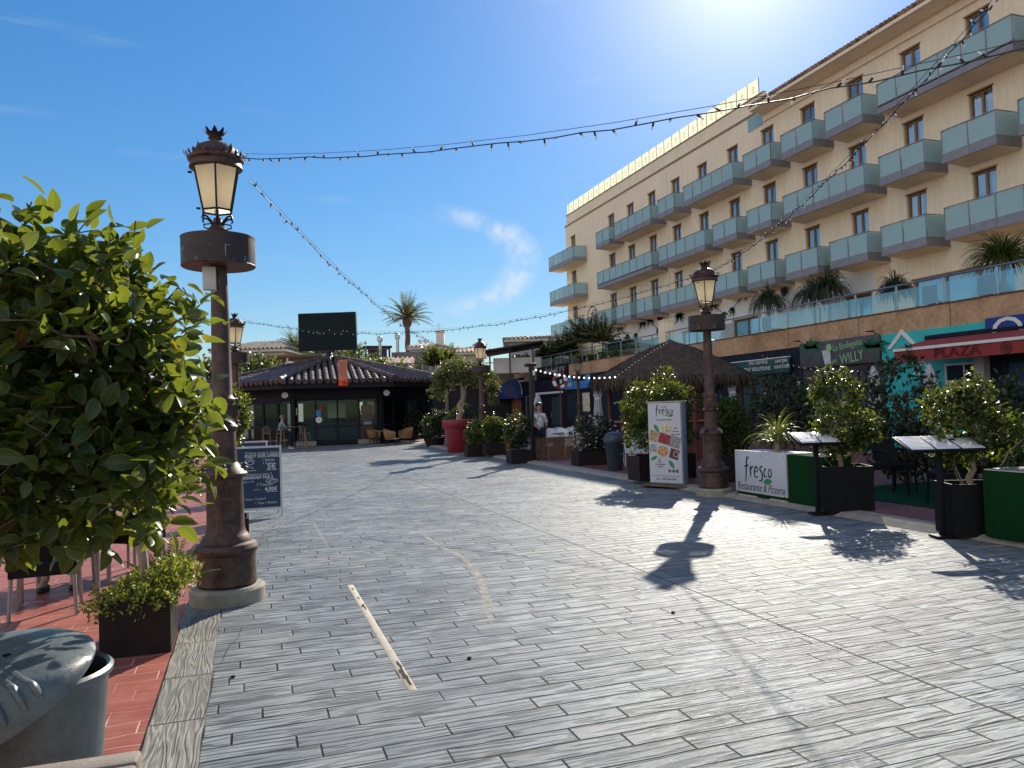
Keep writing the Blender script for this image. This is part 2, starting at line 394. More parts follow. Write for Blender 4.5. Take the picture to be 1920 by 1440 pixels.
# ------------------------------------------------------------ ground
def planks(name, W=.15, Ln=.62, swap=False, base=((.165, .185, .202), (.385, .41, .42)), depth=1.0, off=0.0, rings_n=13, wobs=.02, fr=(.3, .62), joint=(.03, .03, .03), tint=(.34, .335, .30), jw=.009, dark=1.0):
    ma, t, b = newmat(name); p = t.sep(t.pos())
    x, y = (p[1], p[0]) if swap else (p[0], p[1]); v3 = t.pos()
    wob = t.m('MULTIPLY', t.m('SUBTRACT', t.noise(v3, 2.2, 2), .5), wobs)
    y2 = t.m('ADD', t.m('ADD', y, off), wob)
    yr = t.m('DIVIDE', y2, W); row = t.m('FLOOR', yr); fy = t.m('FRACT', yr)
    u = t.m('ADD', t.m('DIVIDE', x, Ln), t.m('ADD', t.m('MULTIPLY', row, .37), t.m('MULTIPLY', t.white(t.xyz(row, 2.0, 5.0)), .3)))
    pl = t.m('FLOOR', u); fu = t.m('FRACT', u)
    edge = lambda f, s: t.m('MULTIPLY', t.m('MINIMUM', f, t.m('SUBTRACT', 1, f)), s)
    d = t.m('MINIMUM', edge(fy, W), edge(fu, Ln))
    fade = t.rng(t.noise(v3, .9, 3), fr[0], fr[1], .25, 1)          # joints worn away in patches
    line = t.m('SUBTRACT', 1, t.m('MULTIPLY', t.m('SUBTRACT', 1, t.rng(d, .0012, jw, 0, 1)), fade))
    r1 = t.white(t.xyz(pl, row, 1)); r2 = t.white(t.xyz(row, pl, 7))
    gv = t.xyz(t.m('MULTIPLY_ADD', r1, 40, t.m('MULTIPLY', x, .9)), t.m('MULTIPLY_ADD', r2, 40, t.m('MULTIPLY', y2, 10)))
    n = t.noise(gv, 1.0, 2, .5, .2)
    rings = t.m('PINGPONG', t.m('MULTIPLY', n, rings_n), 1)
    fib = t.noise(t.xyz(t.m('MULTIPLY', x, 5), t.m('MULTIPLY', y2, 150)), 1, 3, .6)
    grain = t.m('MULTIPLY_ADD', fib, .55, t.m('MULTIPLY', t.rng(rings, .15, .75), .5))
    big = t.noise(v3, .55, 5, .6); mid = t.noise(v3, 3.1, 5, .65); streak = t.noise(t.xyz(t.m('MULTIPLY', x, 1.6), t.m('MULTIPLY', y2, 17)), 1, 5, .65)
    f = t.m('ADD', t.m('MULTIPLY', r1, .12), t.m('ADD', t.m('MULTIPLY', big, .5), t.m('MULTIPLY', mid, .48)))
    col = t.mix(t.rng(f, .35, .85), *base)
    warm = t.rng(t.noise(v3, .33, 3), .45, .7, 0, .4); col = t.mix(warm, col, tint)
    col = t.mix(t.m('MULTIPLY', t.rng(grain, .28, .58, 1, 0), t.rng(streak, .3, .7, .25 * dark, .85 * dark)), col, (.06, .064, .068) if dark > .5 else [c * .6 for c in base[0]])
    col = t.mix(t.rng(streak, .6, .76, 0, .75 * dark), col, (.06, .065, .07))
    col = t.mix(t.rng(t.m('MULTIPLY', mid, streak), .33, .5, 0, .45), col, (.46, .455, .43) if dark > .5 else base[1])
    col = t.mix(t.m('SUBTRACT', 1, line), col, joint)
    spots = t.rng(t.noise(v3, 13, 2), .79, .83, 0, .8); col = t.mix(t.m('MULTIPLY', spots, .5), col, (.05, .045, .04))
    t.put(b.inputs['Base Color'], col)
    t.put(b.inputs['Roughness'], t.m('MULTIPLY_ADD', grain, -.14, t.rng(t.m('ADD', mid, t.m('MULTIPLY', streak, .4)), .4, .95, .36, .6)))
    b.inputs['Specular IOR Level'].default_value = .06
    h = t.m('ADD', t.m('MULTIPLY', line, .9), t.m('ADD', t.m('MULTIPLY', grain, .5), t.m('MULTIPLY', r2, .12)))
    t.put(b.inputs['Normal'], t.bump(h, min(1, .9 * depth), .022))
    return ma
m_plank = planks('stamped_plank_concrete')
m_edgeplank = planks('edge_plank_concrete', W=.28, Ln=.75, swap=True, base=((.19, .18, .155), (.34, .325, .28)), depth=.8, off=.531, rings_n=20, dark=.55)
def slate(name, c0, c1, joint):
    ma, t, b = newmat(name); v3 = t.pos(); p = t.sep(v3)
    vd = t.xyz(t.m('MULTIPLY_ADD', t.noise(v3, 3, 2), .12, t.m('MULTIPLY', p[0], .75)), t.m('MULTIPLY_ADD', t.noise(v3, 2.3, 2), .1, t.m('MULTIPLY', p[1], 1.3)))
    vo = t.n('ShaderNodeTexVoronoi', feature='DISTANCE_TO_EDGE'); t.put(vo.inputs['Vector'], vd); vo.inputs['Scale'].default_value = 3.6
    vc = t.n('ShaderNodeTexVoronoi'); t.put(vc.inputs['Vector'], vd); vc.inputs['Scale'].default_value = 3.6
    fade = t.rng(t.noise(v3, 1.7, 2), .35, .6); ln = t.m('MULTIPLY', t.rng(vo.outputs['Distance'], .012, .035, 1, 0), fade)
    n = t.noise(v3, 2.4, 6, .65); cr = t.sep(vc.outputs['Color'])[0]
    col = t.mix(t.rng(t.m('MULTIPLY_ADD', cr, .3, n), .4, .9), c0, c1); col = t.mix(t.m('MULTIPLY', ln, .75), col, joint)
    t.put(b.inputs['Base Color'], col); t.put(b.inputs['Roughness'], t.rng(n, .3, .7, .45, .7))
    t.put(b.inputs['Normal'], t.bump(t.m('ADD', t.m('MULTIPLY', ln, -.8), t.noise(v3, 9, 5)), .35, .015)); return ma
m_red = planks('red_stamped_concrete', W=.17, Ln=.34, base=((.25, .078, .06), (.40, .155, .12)), depth=.5, rings_n=3, joint=(.6, .38, .31), tint=(.42, .16, .125), dark=.12, jw=.007, wobs=.16, fr=(.44, .6))
m_carpet = slate('dark_red_concrete', (.12, .035, .04), (.19, .06, .06), (.32, .16, .14))
m_far = M('far_ground', (.20, .19, .17), .9, 0, .2, .05, 0)
m_joint = M('joint_dark', (.03, .03, .03), .9, 0, .3, 9, 0)
m_fill = M('drain_filler', (.42, .37, .29), .8, 0, .2, 14, .2)
m_rust = M('drain_gap', (.03, .018, .01), .95, 0, .5, 40, .5)
m_tan = M('dusty_seam', (.38, .35, .30), .8, 0, .25, 9, .15)
t = NT(m_tan.node_tree); b_ = m_tan.node_tree.nodes['Principled BSDF']; t.put(b_.inputs['Alpha'], t.rng(t.noise(t.pos(), 8, 6, .7), .32, .62, .05, .65))

struct(MB().bx(-900, 900, -300, 1500, -.5, -.03), 'ground', m_far)
struct(MB().bx(-.53, 7.6, -9, 62, -.2, 0), 'plaza_pavement', m_plank)
struct(MB().bx(-.53, -.25, -9, 62, 0, .004), 'pavement_edge', m_edgeplank)
struct(MB().bx(-40, -.53, -9, 90, -.2, -.002), 'red_pavement', m_red)
k = MB(); k.add([(7.5, -9, .004), (7.6, -9, .06), (7.82, -9, .075), (7.82, -9, -.1), (7.5, 62, .004), (7.6, 62, .06), (7.82, 62, .075), (7.82, 62, -.1)], [(0, 1, 5, 4), (1, 2, 6, 5), (2, 3, 7, 6), (0, 3, 2, 1)])
struct(k, 'kerb', m_conc)
struct(MB().bx(7.82, 20, -9, 62, -.2, .068), 'side_pavement', m_carpet)
struct(MB().bx(8.75, 14.5, -4, 10.6, .068, .078), 'turf_mat', m_turf)
def seam(pts, wd, z=.0025): return MB().ribbon([Vector((p.x, p.y, z)) for p in pts], wd, (0, 0, 1))
struct(MB().bx(3.541, 3.553, -9, 60, .0, .0016), 'expansion_joint', m_joint)
dr = MB().rbox((.855, 5.88, -.01), (.062, 2.92, .03), .025); struct(dr, 'drain_channel', m_fill, True)
gaps = MB()
for y0, y1, dx in ((7.1, 7.17, 0), (6.74, 6.8, .003), (6.36, 6.54, .006), (6.44, 6.5, -.01), (4.5, 4.96, .006), (4.62, 4.8, -.008)):
    k = 9; pts = [Vector((.857 + dx + R.uniform(-.004, .004), y0 + (y1 - y0) * i / k, .0062)) for i in range(k + 1)]
    gaps.ribbon(pts, [R.uniform(.008, .02) for _ in pts], (0, 0, 1))
struct(gaps, 'drain_gap', m_rust)
struct(seam([Vector((.86, y, 0)) for y in (9.5, 10.4, 11.3, 12.1)], [.015, .035, .03, .012]), 'worn_line', m_tan)
struct(seam([Vector((.86, y, 0)) for y in (13.4, 14.5, 16.2)], [.012, .03, .012]), 'worn_line', m_tan)
sp = [G(*p) for p in ((785, 990), (800, 1008), (835, 1030), (872, 1048), (890, 1070), (905, 1100), (915, 1140), (920, 1170))]
struct(seam(sp, [.02, .05, .06, .07, .06, .08, .085, .02]), 'worn_seam', m_tan)
cr = [G(530 + 9 * i, 1081 + R.uniform(-1, 1) + (i > 6) * (i - 6) * 1.7) for i in range(14)]
struct(seam(cr, [.003 + .009 * R.random() for _ in cr], .0012), 'crack_line', m_joint)
cr = [G(x, y) for x, y in ((455, 1175), (447, 1195), (428, 1215), (418, 1240), (402, 1258), (398, 1290), (388, 1330), (378, 1360), (366, 1385))]
struct(seam(cr, [.002 + .006 * R.random() for _ in cr], .0062), 'crack_line', m_joint)
# ------------------------------------------------------------ street lamps
m_ring = None
def perforated():
    ma, t, b = newmat('perforated_sheet'); t.put(b.inputs['Base Color'], (.03, .016, .013, 1)); b.inputs['Roughness'].default_value = .5
    p = t.sep(t.obj()); an = t.m('ARCTAN2', p[1], p[0])
    u = t.m('FRACT', t.m('MULTIPLY', an, 27)); v = t.m('FRACT', t.m('MULTIPLY', p[2], 85))
    cx = t.m('SUBTRACT', u, .5); cy = t.m('SUBTRACT', v, .5); r = t.m('SQRT', t.m('ADD', t.m('MULTIPLY', cx, cx), t.m('MULTIPLY', cy, cy)))
    hole = t.m('MULTIPLY', t.m('LESS_THAN', r, .2), t.m('LESS_THAN', p[2], .13))
    t.put(b.inputs['Alpha'], t.m('SUBTRACT', 1, hole)); return ma
m_perf = perforated()
def milk():
    ma, t, b = newmat('milky_lantern_glass'); n = t.noise(t.obj(), 9, 4)
    col = t.mix(t.rng(n, .35, .7), (.66, .58, .44), (.82, .75, .6)); t.put(b.inputs['Base Color'], col); b.inputs['Roughness'].default_value = .3
    tr = t.n('ShaderNodeBsdfTranslucent'); tr.inputs[0].default_value = (.98, .90, .70, 1)
    mx = t.n('ShaderNodeMixShader'); mx.inputs[0].default_value = .8
    t.L.new(b.outputs[0], mx.inputs[1]); t.L.new(tr.outputs[0], mx.inputs[2]); t.L.new(mx.outputs[0], ma.node_tree.nodes['Material Output'].inputs[0]); return ma
m_milk = milk()
m_box = M('cabinet_grey', (.55, .54, .5), .5, 0, .08, 5, .05)
def make_lamp(label):
    t_ = thing('street_lamp', label, 'street lamp')
    MB().lathe([(.0, 0), (.31, 0), (.315, .11), (.295, .135), (0, .137)], 36).build('plinth', m_conc, t_, True)
    b = MB().lathe([(.235, .13), (.252, .16), (.245, .20), (.243, .40), (.262, .42), (.268, .45), (.25, .485), (.215, .50), (.205, .53), (.182, .56), (.165, .585), (.157, .62), (.153, 1.02), (.158, 1.04), (.185, 1.05), (.192, 1.075), (.172, 1.10), (.15, 1.12), (.125, 1.15), (.112, 1.17)], 40, cap=False)
    b.build('base', m_iron, t_, 30)
    # relief on the base: crown, shield, monogram strokes
    e = MB(); rr = .156
    def on(a, z, d=.0): return Vector(((rr + d) * cos(a), (rr + d) * sin(a), z))
    a0 = -pi / 2 + .1
    W = lambda u: a0 + u / rr
    def stroke(pts, r=.005): e.tube([on(W(u), z, .001) for u, z in pts], r, 5)
    stroke([(-.045, .905), (-.02, .9), (.02, .9), (.045, .905)], .008)
    for u in (-.04, -.02, 0, .02, .04): stroke([(u, .905), (u * 1.15, .94), (u * .7, .965), (0, .975)], .005)
    stroke([(0, .97), (0, 1.0)], .006); stroke([(-.012, .987), (.012, .987)], .004)
    stroke([(-.045, .86), (.045, .86), (.045, .80), (.03, .765), (0, .75), (-.03, .765), (-.045, .80), (-.045, .86)], .007)
    stroke([(0, .86), (0, .755)], .005); stroke([(-.043, .81), (.043, .81)], .005)
    for u, z in ((-.022, .835), (.022, .835), (-.022, .785), (.022, .785)): stroke([(u - .012, z - .01), (u, z + .012), (u + .012, z - .01)], .005)
    for i in range(5): stroke([(-.04 + .02 * i, .665), (-.04 + .02 * i, .69), (-.03 + .02 * i, .675)], .0035)
    stroke([(-.062, .62), (-.062, .71)], .003)
    e.build('relief_emblem', m_iron, t_, True)
    p = MB().lathe([(.112, 1.16), (.108, 1.2), (.104, 1.42), (.1, 1.44), (.118, 1.45), (.125, 1.475), (.11, 1.5), (.1, 1.51), (.105, 1.55), (.104, 1.66), (.098, 1.68), (.112, 1.69), (.112, 1.71), (.095, 1.73), (.085, 1.75), (.078, 2.3), (.068, 2.82), (.062, 3.1), (.058, 3.12), (.075, 3.13), (.088, 3.15), (.09, 3.165), (.075, 3.18), (.058, 3.2), (.045, 3.215), (.04, 3.24), (.03, 3.27)], 24, cap=False)
    for i in range(16):
        a = 2 * pi * i / 16; p.tube([(.104 * cos(a), .104 * sin(a), 1.53), (.106 * cos(a), .106 * sin(a), 1.66)], .009, 5)
    for a in (0, pi / 2, pi, 3 * pi / 2):                     # small lugs where the collars are bolted
        for r_, z, s in ((.17, 1.11, 1.0), (.118, 1.475, .9), (.105, 1.70, .7)):
            p.lathe([(.03 * s, 0), (.034 * s, .01), (.014 * s, .022), (.012 * s, .03), (.017 * s, .04), (.009 * s, .052), (.001, .056)], 10, (r_ * cos(a), r_ * sin(a), z))
    p.build('pole', m_iron, t_, 35)
    r = MB().lathe([(.31, 2.86), (.31, 3.09)], 48, cap=False)
    rg = r.build('ring_drum', m_perf, t_, 'full'); 
    for v in rg.data.vertices: v.co.z -= 2.86
    rg.location.z = 2.86
    r = MB().lathe([(.062, 2.86), (.309, 2.86), (.312, 2.852), (.305, 2.845), (.062, 2.848)], 48, cap=False).lathe([(.3125, 3.085), (.3125, 3.098), (.304, 3.098), (.304, 3.085)], 48, cap=False)
    for i in range(4): a = pi / 4 + i * pi / 2; r.box((.18 * cos(a), .18 * sin(a), 3.07), (.25, .02, .01), a)
    r.build('ring_tray', m_iron, t_, 30)
    # lantern
    n = 6; ph = pi / 6; zb, zt, rb, rtp = 3.33, 3.70, .132, .208
    gl = MB()
    for i in range(n):
        a = 2 * pi * i / n + ph; a2 = a + 2 * pi / n; k = .985
        gl.quad((rb * k * cos(a), rb * k * sin(a), zb), (rb * k * cos(a2), rb * k * sin(a2), zb), (rtp * k * cos(a2), rtp * k * sin(a2), zt), (rtp * k * cos(a), rtp * k * sin(a), zt))
    lan = MB()
    for i in range(n):
        a = 2 * pi * i / n + ph; a2 = a + 2 * pi / n
        B, T = Vector((rb * cos(a), rb * sin(a), zb)), Vector((rtp * cos(a), rtp * sin(a), zt)); B2 = Vector((rb * cos(a2), rb * sin(a2), zb)); T2 = Vector((rtp * cos(a2), rtp * sin(a2), zt))
        lan.tube([B, T], .009, 5).tube([B, B2], .009, 5).tube([T, T2], .012, 5).tube([B + Vector((0, 0, -.06)), B], .007, 5)
        B3 = B * .98 + Vector((0, 0, -.065)); lan.tube([B3, Vector((B2.x * .98, B2.y * .98, B3.z))], .006, 5)
        o = Vector((cos(a), sin(a), 0))                       # scroll brackets under the lantern
        pts = [Vector((0, 0, 3.2)) + o * .045, Vector((0, 0, 3.24)) + o * .06, Vector((0, 0, 3.275)) + o * .1, Vector((0, 0, 3.28)) + o * .135, Vector((0, 0, 3.255)) + o * .145, Vector((0, 0, 3.245)) + o * .13]
        lan.tube(pts, [.012, .01, .009, .009, .008, .006], 6)
    lan.tube([(0, 0, 3.2), (0, 0, 3.34)], .014, 8)
    for zz in (3.35, 3.66): q = rb + (rtp - rb) * (zz - zb) / (zt - zb); lan.tube([(-q, 0, zz), (-q - .035, 0, zz)], .01, 6)
    lo = lan.build('lantern_frame', m_irondark, t_, 30)
    gl.build('lantern_glass', m_milk, t_)
    c = MB().lathe([(.2, 3.69), (.225, 3.70), (.22, 3.72), (.215, 3.75), (.235, 3.765), (.238, 3.785), (.215, 3.80), (.2, 3.815), (.185, 3.85), (.15, 3.89), (.1, 3.915), (.055, 3.925), (.045, 3.94), (.05, 3.955), (.062, 3.965), (.05, 3.97)], 30)
    for i in range(24):                                        # leaf cresting and crown points
        a = 2 * pi * i / 24; big = i % 4 == 0; h = .075 if big else .05; o = Vector((cos(a), sin(a), 0)); s = Vector((-sin(a), cos(a), 0))
        b0 = o * .232 + Vector((0, 0, 3.785)); tip = o * (.268 if big else .25) + Vector((0, 0, 3.785 + h)); md = (b0 + tip) / 2 + o * .006
        c.add([b0 - s * .014, b0 + s * .014, md + s * .02, tip, md - s * .02, md + o * .008], [(0, 1, 5), (1, 2, 5), (2, 3, 5), (3, 4, 5), (4, 0, 5)])
    c.build('lantern_cap', m_iron, t_, 35)
    c = MB().lathe([(.05, 3.965), (.055, 3.985), (.075, 4.01)], 16, cap=False)
    for i in range(8):
        a = 2 * pi * i / 8; o = Vector((cos(a), sin(a), 0)); s = Vector((-sin(a), cos(a), 0)); z0 = Vector((0, 0, 4.0)); b0 = o * .07 + z0; tip = o * .105 + z0 + Vector((0, 0, .045))
        c.add([b0 - s * .026, b0 + s * .026, (b0 + tip) / 2 + s * .018, tip + s * .004, tip - s * .004, (b0 + tip) / 2 - s * .018], [(0, 1, 2, 5), (5, 2, 3, 4)])
    c.build('crown_finial', m_irondark, t_, 35)
    return t_
L1 = Vector((-.21, 7.22, 0)); L2 = Vector((-.30, 19.3, 0)); L3 = Vector((7.55, 25.4, 0)); L4 = Vector((7.55, 11.5, 0))
lamp1 = make_lamp('nearest ornate rusty street lamp, beside the rubber plant')
lamp1.location = L1; lamp1.rotation_euler = (0, radians(-.5), 0)
lamp2 = copy_tree(lamp1, L2, .1, 'ornate street lamp rising behind the blue chalkboards'); lamp3 = copy_tree(lamp1, L3, .3, 'ornate street lamp beside the big red pot')
lamp4 = copy_tree(lamp1, L4, .45, 'ornate street lamp between the tall food poster and the white planter sign')
lamp5 = copy_tree(lamp1, Vector((15.2, 34.5, 0)), .2, 'dark street lamp in the shade left of the thatched hut')
for l in (lamp2, lamp3, lamp4, lamp5): l.rotation_euler[1] = radians(-.7) if l is lamp4 else 0
MB().rbox((-.075, -.1, 2.73), (.11, .07, .2), .01).build('control_box', m_box, lamp1, True)
MB().rbox((.11, -.02, 2.62), (.09, .09, .13), .015).tube([(.06, 0, 2.72), (.12, 0, 2.72), (.12, 0, 2.66)], .012, 6).build('camera_box', m_box, lamp4, True)
lamp1.scale = (1, 1, 1.026)
for l in (lamp1, lamp2, lamp3, lamp4, lamp5): l['group'] = 'ornate iron street lamps'
# ------------------------------------------------------------ hotel
m_hotel = M('hotel_yellow_render', (.92, .77, .57), .9, 0, .11, .5, .15, streak=True)
m_hotelw = M('hotel_white_render', (.80, .79, .76), .9, 0, .06, .6, .15)
m_wood = M('window_timber', (.30, .16, .075), .55, 0, .2, 6, .1)
m_curt = M('net_curtain', (.85, .86, .88), .9, 0, .08, 14, .1, streak=True)
m_bglass = glassmat('balcony_frosted_glass', (.47, .68, .70), .15, .06, frost=.2)
def mirrorglass(name, k, tint):
    ma, t, b = newmat(name); g = t.n('ShaderNodeBsdfGlossy'); g.inputs[0].default_value = (*tint, 1); t.put(g.inputs['Roughness'], t.rng(t.noise(t.obj(), 3, 2), .3, .7, .02, .06)); tp = t.n('ShaderNodeBsdfTransparent'); tp.inputs[0].default_value = (.8, .88, .9, 1)
    mx = t.n('ShaderNodeMixShader'); mx.inputs[0].default_value = k; t.L.new(g.outputs[0], mx.inputs[1]); t.L.new(tp.outputs[0], mx.inputs[2]); t.L.new(mx.outputs[0], ma.node_tree.nodes['Material Output'].inputs[0]); return ma
m_wglass = mirrorglass('window_glass', .74, (.8, .88, .95))
m_fasc = M('balcony_fascia', (.26, .25, .27), .5, .2, .15, 4, .05)
m_slab = M('balcony_underside', (.80, .66, .48), .9, 0, .1, 2, .1)
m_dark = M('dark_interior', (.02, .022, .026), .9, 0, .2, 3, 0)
HX, HY0, HY1 = 26.0, 11.0, 60.7
hotel = thing('hotel', 'long yellow five-storey hotel with rows of glass balconies', 'hotel', (HX, 0, 0))
wins = []                                   # (y_low, y_high, z0, z1)
YW = [21.1 + 3.08 * k for k in range(-3, 11)]
rowz = [(10.55, 12.92), (13.5, 15.9), (7.5, 9.92)]
for z0, z1 in rowz:
    for yc in YW: wins.append((yc - .5, yc + .5, z0, z1))
    wins.append((58.65, 59.6, z0, z1))
gw = [(PX(a, 560, HX).y, PX(b, 560, HX).y, 4.15, zt) for a, b, zt in ((1905, 1713, 6.35), (1635, 1585, 6.2), (1425, 1372, 6.15), (1325, 1276, 6.05), (1232, 1190, 6.0))]
def wallgrid(mb, y0, y1, z0, z1, holes, x0, x1):
    zs = sorted({z0, z1} | {h[2] for h in holes} | {h[3] for h in holes})
    for a, b in zip(zs, zs[1:]):
        hs = sorted(h for h in holes if h[2] <= a + 1e-6 and h[3] >= b - 1e-6); y = y0
        for h in hs:
            if h[0] > y: mb.bx(x0, x1, y, h[0], a, b)
            y = h[1]
        if y < y1: mb.bx(x0, x1, y, y1, a, b)
wl = MB(); wallgrid(wl, HY0, HY1, 7.15, 17.05, wins, 0, .3); wl.bx(.3, .32, HY0 + .01, HY1 - .01, 3.9, 7.0)
wl.bx(.9, 15, HY0, HY1, 0, 17.0); wl.bx(.31, .9, HY1 - .3, HY1, 0, 17.0); wl.bx(.31, .9, HY0, HY0 + .3, 0, 17)
wl.bx(.12, 14.9, 33.7, HY1 - .05, 17.05, 18.0); wl.build('wall', m_hotel, hotel)
for ya, yb, mm in ((HY0, 26.5, m_hotel), (26.5, 52, m_hotelw), (52, HY1, m_hotel)):
    lw = MB(); wallgrid(lw, ya, yb, 0, 7.15, [g for g in gw if ya < g[0] < yb], .0, .3); lw.build('lower_wall', mm, hotel)
MB().bx(-.06, .3, 33.7, HY1 + .03, 17.0, 17.1).bx(.07, .3, 33.7, HY1, 17.97, 18.03).build('cornice', M('cornice_brown', (.30, .22, .15), .8), hotel)
MB().tube([(-.04, 43.75, 7.2), (-.04, 43.75, 16.9)], .05, 6).build('rain_pipe', m_hotelw, hotel)
# windows
def make_window(W, H, panes, nm='window', open_=False):
    f = MB(); t_ = .07
    f.bx(.1, .22, 0, t_, 0, H).bx(.1, .22, W - t_, W, 0, H).bx(.1, .22, t_, W - t_, H - t_, H).bx(.1, .22, t_, W - t_, 0, t_).bx(-.02, .1, -.05, W + .05, H, H + .07)
    xs = [t_ + (W - 2 * t_) * i / panes for i in range(panes + 1)]
    for x in xs[1:-1]: f.bx(.11, .2, x - .05, x + .05, t_, H - t_)
    o = f.build(nm, m_wood, None)
    g = MB().bx(.15, .16, t_, W - t_, t_, H - t_).build('pane', m_wglass, o)
    c = MB(); n = int(W * 14)
    for a, b in ([(.04, .38), (.5, .97)] if not open_ else [(.02, .98)]):
        y0, y1 = W * a, W * b; k = max(4, int((y1 - y0) * 16)); vs = []
        for i in range(k + 1): vs += [(.19 + .02 * (i % 2), y0 + (y1 - y0) * i / k, .05), (.19 + .02 * (i % 2), y0 + (y1 - y0) * i / k, H - .05)]
        c.add(vs, [(2 * i, 2 * i + 2, 2 * i + 3, 2 * i + 1) for i in range(k)])
    c.build('curtain', m_curt, o)
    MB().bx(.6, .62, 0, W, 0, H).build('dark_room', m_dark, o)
    return o
pro = {}
for y0, y1, z0, z1 in wins:
    key = (round(y1 - y0, 2), round(z1 - z0, 2))
    if key not in pro: o = pro[key] = make_window(y1 - y0, z1 - z0, 2); o.parent = hotel
    else: o = copy_tree(pro[key], parent=hotel)
    o.location = (0, y0, z0)
    for c_ in o.children:
        if c_.name.startswith('curtain'): u = R.random(); c_.scale.y = 1 if u < .5 else .55 + .4 * R.random(); c_.location.y = (1 - c_.scale.y) * (y1 - y0) * (u > .75); c_.location.x = .25 * (u > .92)
for y0, y1, z0, z1 in gw:
    o = make_window(y1 - y0, z1 - z0, max(2, round((y1 - y0) / 1.6)), 'terrace_window', True); o.parent = hotel; o.location = (0, y0, z0)
# balconies
def make_balcony(Ln):
    d = 1.2; o = MB().bx(-d, -.001, 0, Ln, -.0, .1).bx(-d, -d + .05, 0, Ln, -.25, .05).bx(-d + .05, 0, 0, .05, -.25, .0).bx(-d + .05, 0, Ln - .05, Ln, -.25, .0).build('balcony', m_fasc, None)
    MB().add([(-d + .1, .06, -.245), (-.002, .06, -.33), (-.002, Ln - .06, -.33), (-d + .1, Ln - .06, -.245), (-d + .1, .06, -.001), (-.002, .06, -.001), (-.002, Ln - .06, -.001), (-d + .1, Ln - .06, -.001)], [(3, 2, 1, 0), (0, 1, 5, 4), (2, 3, 7, 6), (3, 0, 4, 7)]).build('underside', m_slab, o)
    n = max(2, round(Ln / 1.05)); g = MB(); f = MB()
    for i in range(n):
        a, b = Ln * i / n, Ln * (i + 1) / n; g.bx(-d + .02, -d + .032, a + .025, b - .025, .06, .93)
        f.bx(-d - .012, -d + .012, a - .018 if i else 0, a + .018, -.24, .96)
    f.bx(-d - .012, -d + .012, Ln - .03, Ln, -.24, .96).bx(-d - .015, -d + .04, 0, Ln, .95, .985)
    for y in (.0, Ln - .04):
        g.bx(-d + .06, -.05, y + .012, y + .024, .06, .93); f.bx(-d + .041, 0, y, y + .035, .95, .985).bx(-.045, -.005, y, y + .035, .1, .95)
    g.build('glass_panel', m_bglass, o); f.build('handrail', m_fasc, o); return o
segs = {14.5 - .95: [(49.87, 52.17), (43.8, 49.1), (40.86, 42.97), (34.84, 39.87), (31.75, 33.9), (28.7, 30.86), (25.65, 27.86), (18.8, 24.83), (15.6, 17.8)],
        11.5 - .95: [(43.86, 52.16), (37.74, 43.01), (34.76, 36.93), (31.76, 33.88), (25.69, 30.9), (22.65, 24.84), (19.6, 21.81), (16.5, 18.8)],
        8.6 - .95: [(50.0, 52.15), (47.0, 49.24), (43.95, 46.18), (38.0, 43.09), (34.75, 36.93), (31.72, 33.95), (28.68, 30.91), (25.65, 27.9), (22.7, 24.89), (16.6, 21.85)]}
pb = {}
for z, l in segs.items():
    for y0, y1 in l + [(56.5, 61.7)]:
        k = round((y1 - y0) * 4) / 4
        if k not in pb: o = pb[k] = make_balcony(k); o.parent = hotel
        else: o = copy_tree(pb[k], parent=hotel)
        o.location = (0, (y0 + y1) / 2 - k / 2, z)
# roof terrace screen of sunlit panels, tiled roof over the near half
m_screen = M('roof_screen_panel', (.82, .82, .68), .6, 0, .05, 2, 0)
t = NT(m_screen.node_tree); b_ = m_screen.node_tree.nodes['Principled BSDF']; tr = t.n('ShaderNodeBsdfTranslucent'); tr.inputs[0].default_value = (.92, .93, .82, 1)
mx = t.n('ShaderNodeMixShader'); mx.inputs[0].default_value = .7; t.L.new(b_.outputs[0], mx.inputs[1]); t.L.new(tr.outputs[0], mx.inputs[2]); t.L.new(mx.outputs[0], m_screen.node_tree.nodes['Material Output'].inputs[0])
scr = MB().bx(.2, .215, 34.2, HY1 - .1, 18.05, 18.95).build('roof_screen', m_screen, hotel)
f = MB()
for i in range(27): y = 34.2 + i; f.bx(.17, .199, y - .02, y + .02, 18.03, 18.95)
f.bx(.17, .199, 34.2, HY1 - .1, 18.031, 18.06); f.build('screen_post', m_rail, scr)
mk_ = MB()
for i in range(26):
    y = 34.7 + i
    for q in range(8):
        a, a2 = 2 * pi * q / 8, 2 * pi * (q + 1) / 8
        mk_.quad((.197, y + .1 * cos(a), 18.55 + .1 * sin(a)), (.197, y + .1 * cos(a2), 18.55 + .1 * sin(a2)), (.197, y + .07 * cos(a2), 18.55 + .07 * sin(a2)), (.197, y + .07 * cos(a), 18.55 + .07 * sin(a)))
    mk_.bx(.195, .198, y - .14, y + .14, 18.33, 18.36)
mk_.build('screen_logo', M('screen_logo', (.25, .26, .2), .6), scr)
rf = MB(); e0, e1 = HY0 - .8, 33.6
rf.add([(-1.0, e0, 16.95), (-1.0, e1, 16.95), (8, e1, 20.0), (8, e0, 20.0), (-1.0, e0, 16.85), (-1.0, e1, 16.85), (8, e1, 19.9), (8, e0, 19.9)], [(0, 3, 2, 1), (0, 1, 5, 4), (1, 2, 6, 5)])
n = int((e1 - e0) / .23)
for i in range(n): y = e0 + .12 + i * .23; rf.tube([(-1.07, y, 16.965), (2.6, y, 18.28)], .085, 6)
rfo = rf.build('roof', m_tilered, hotel)
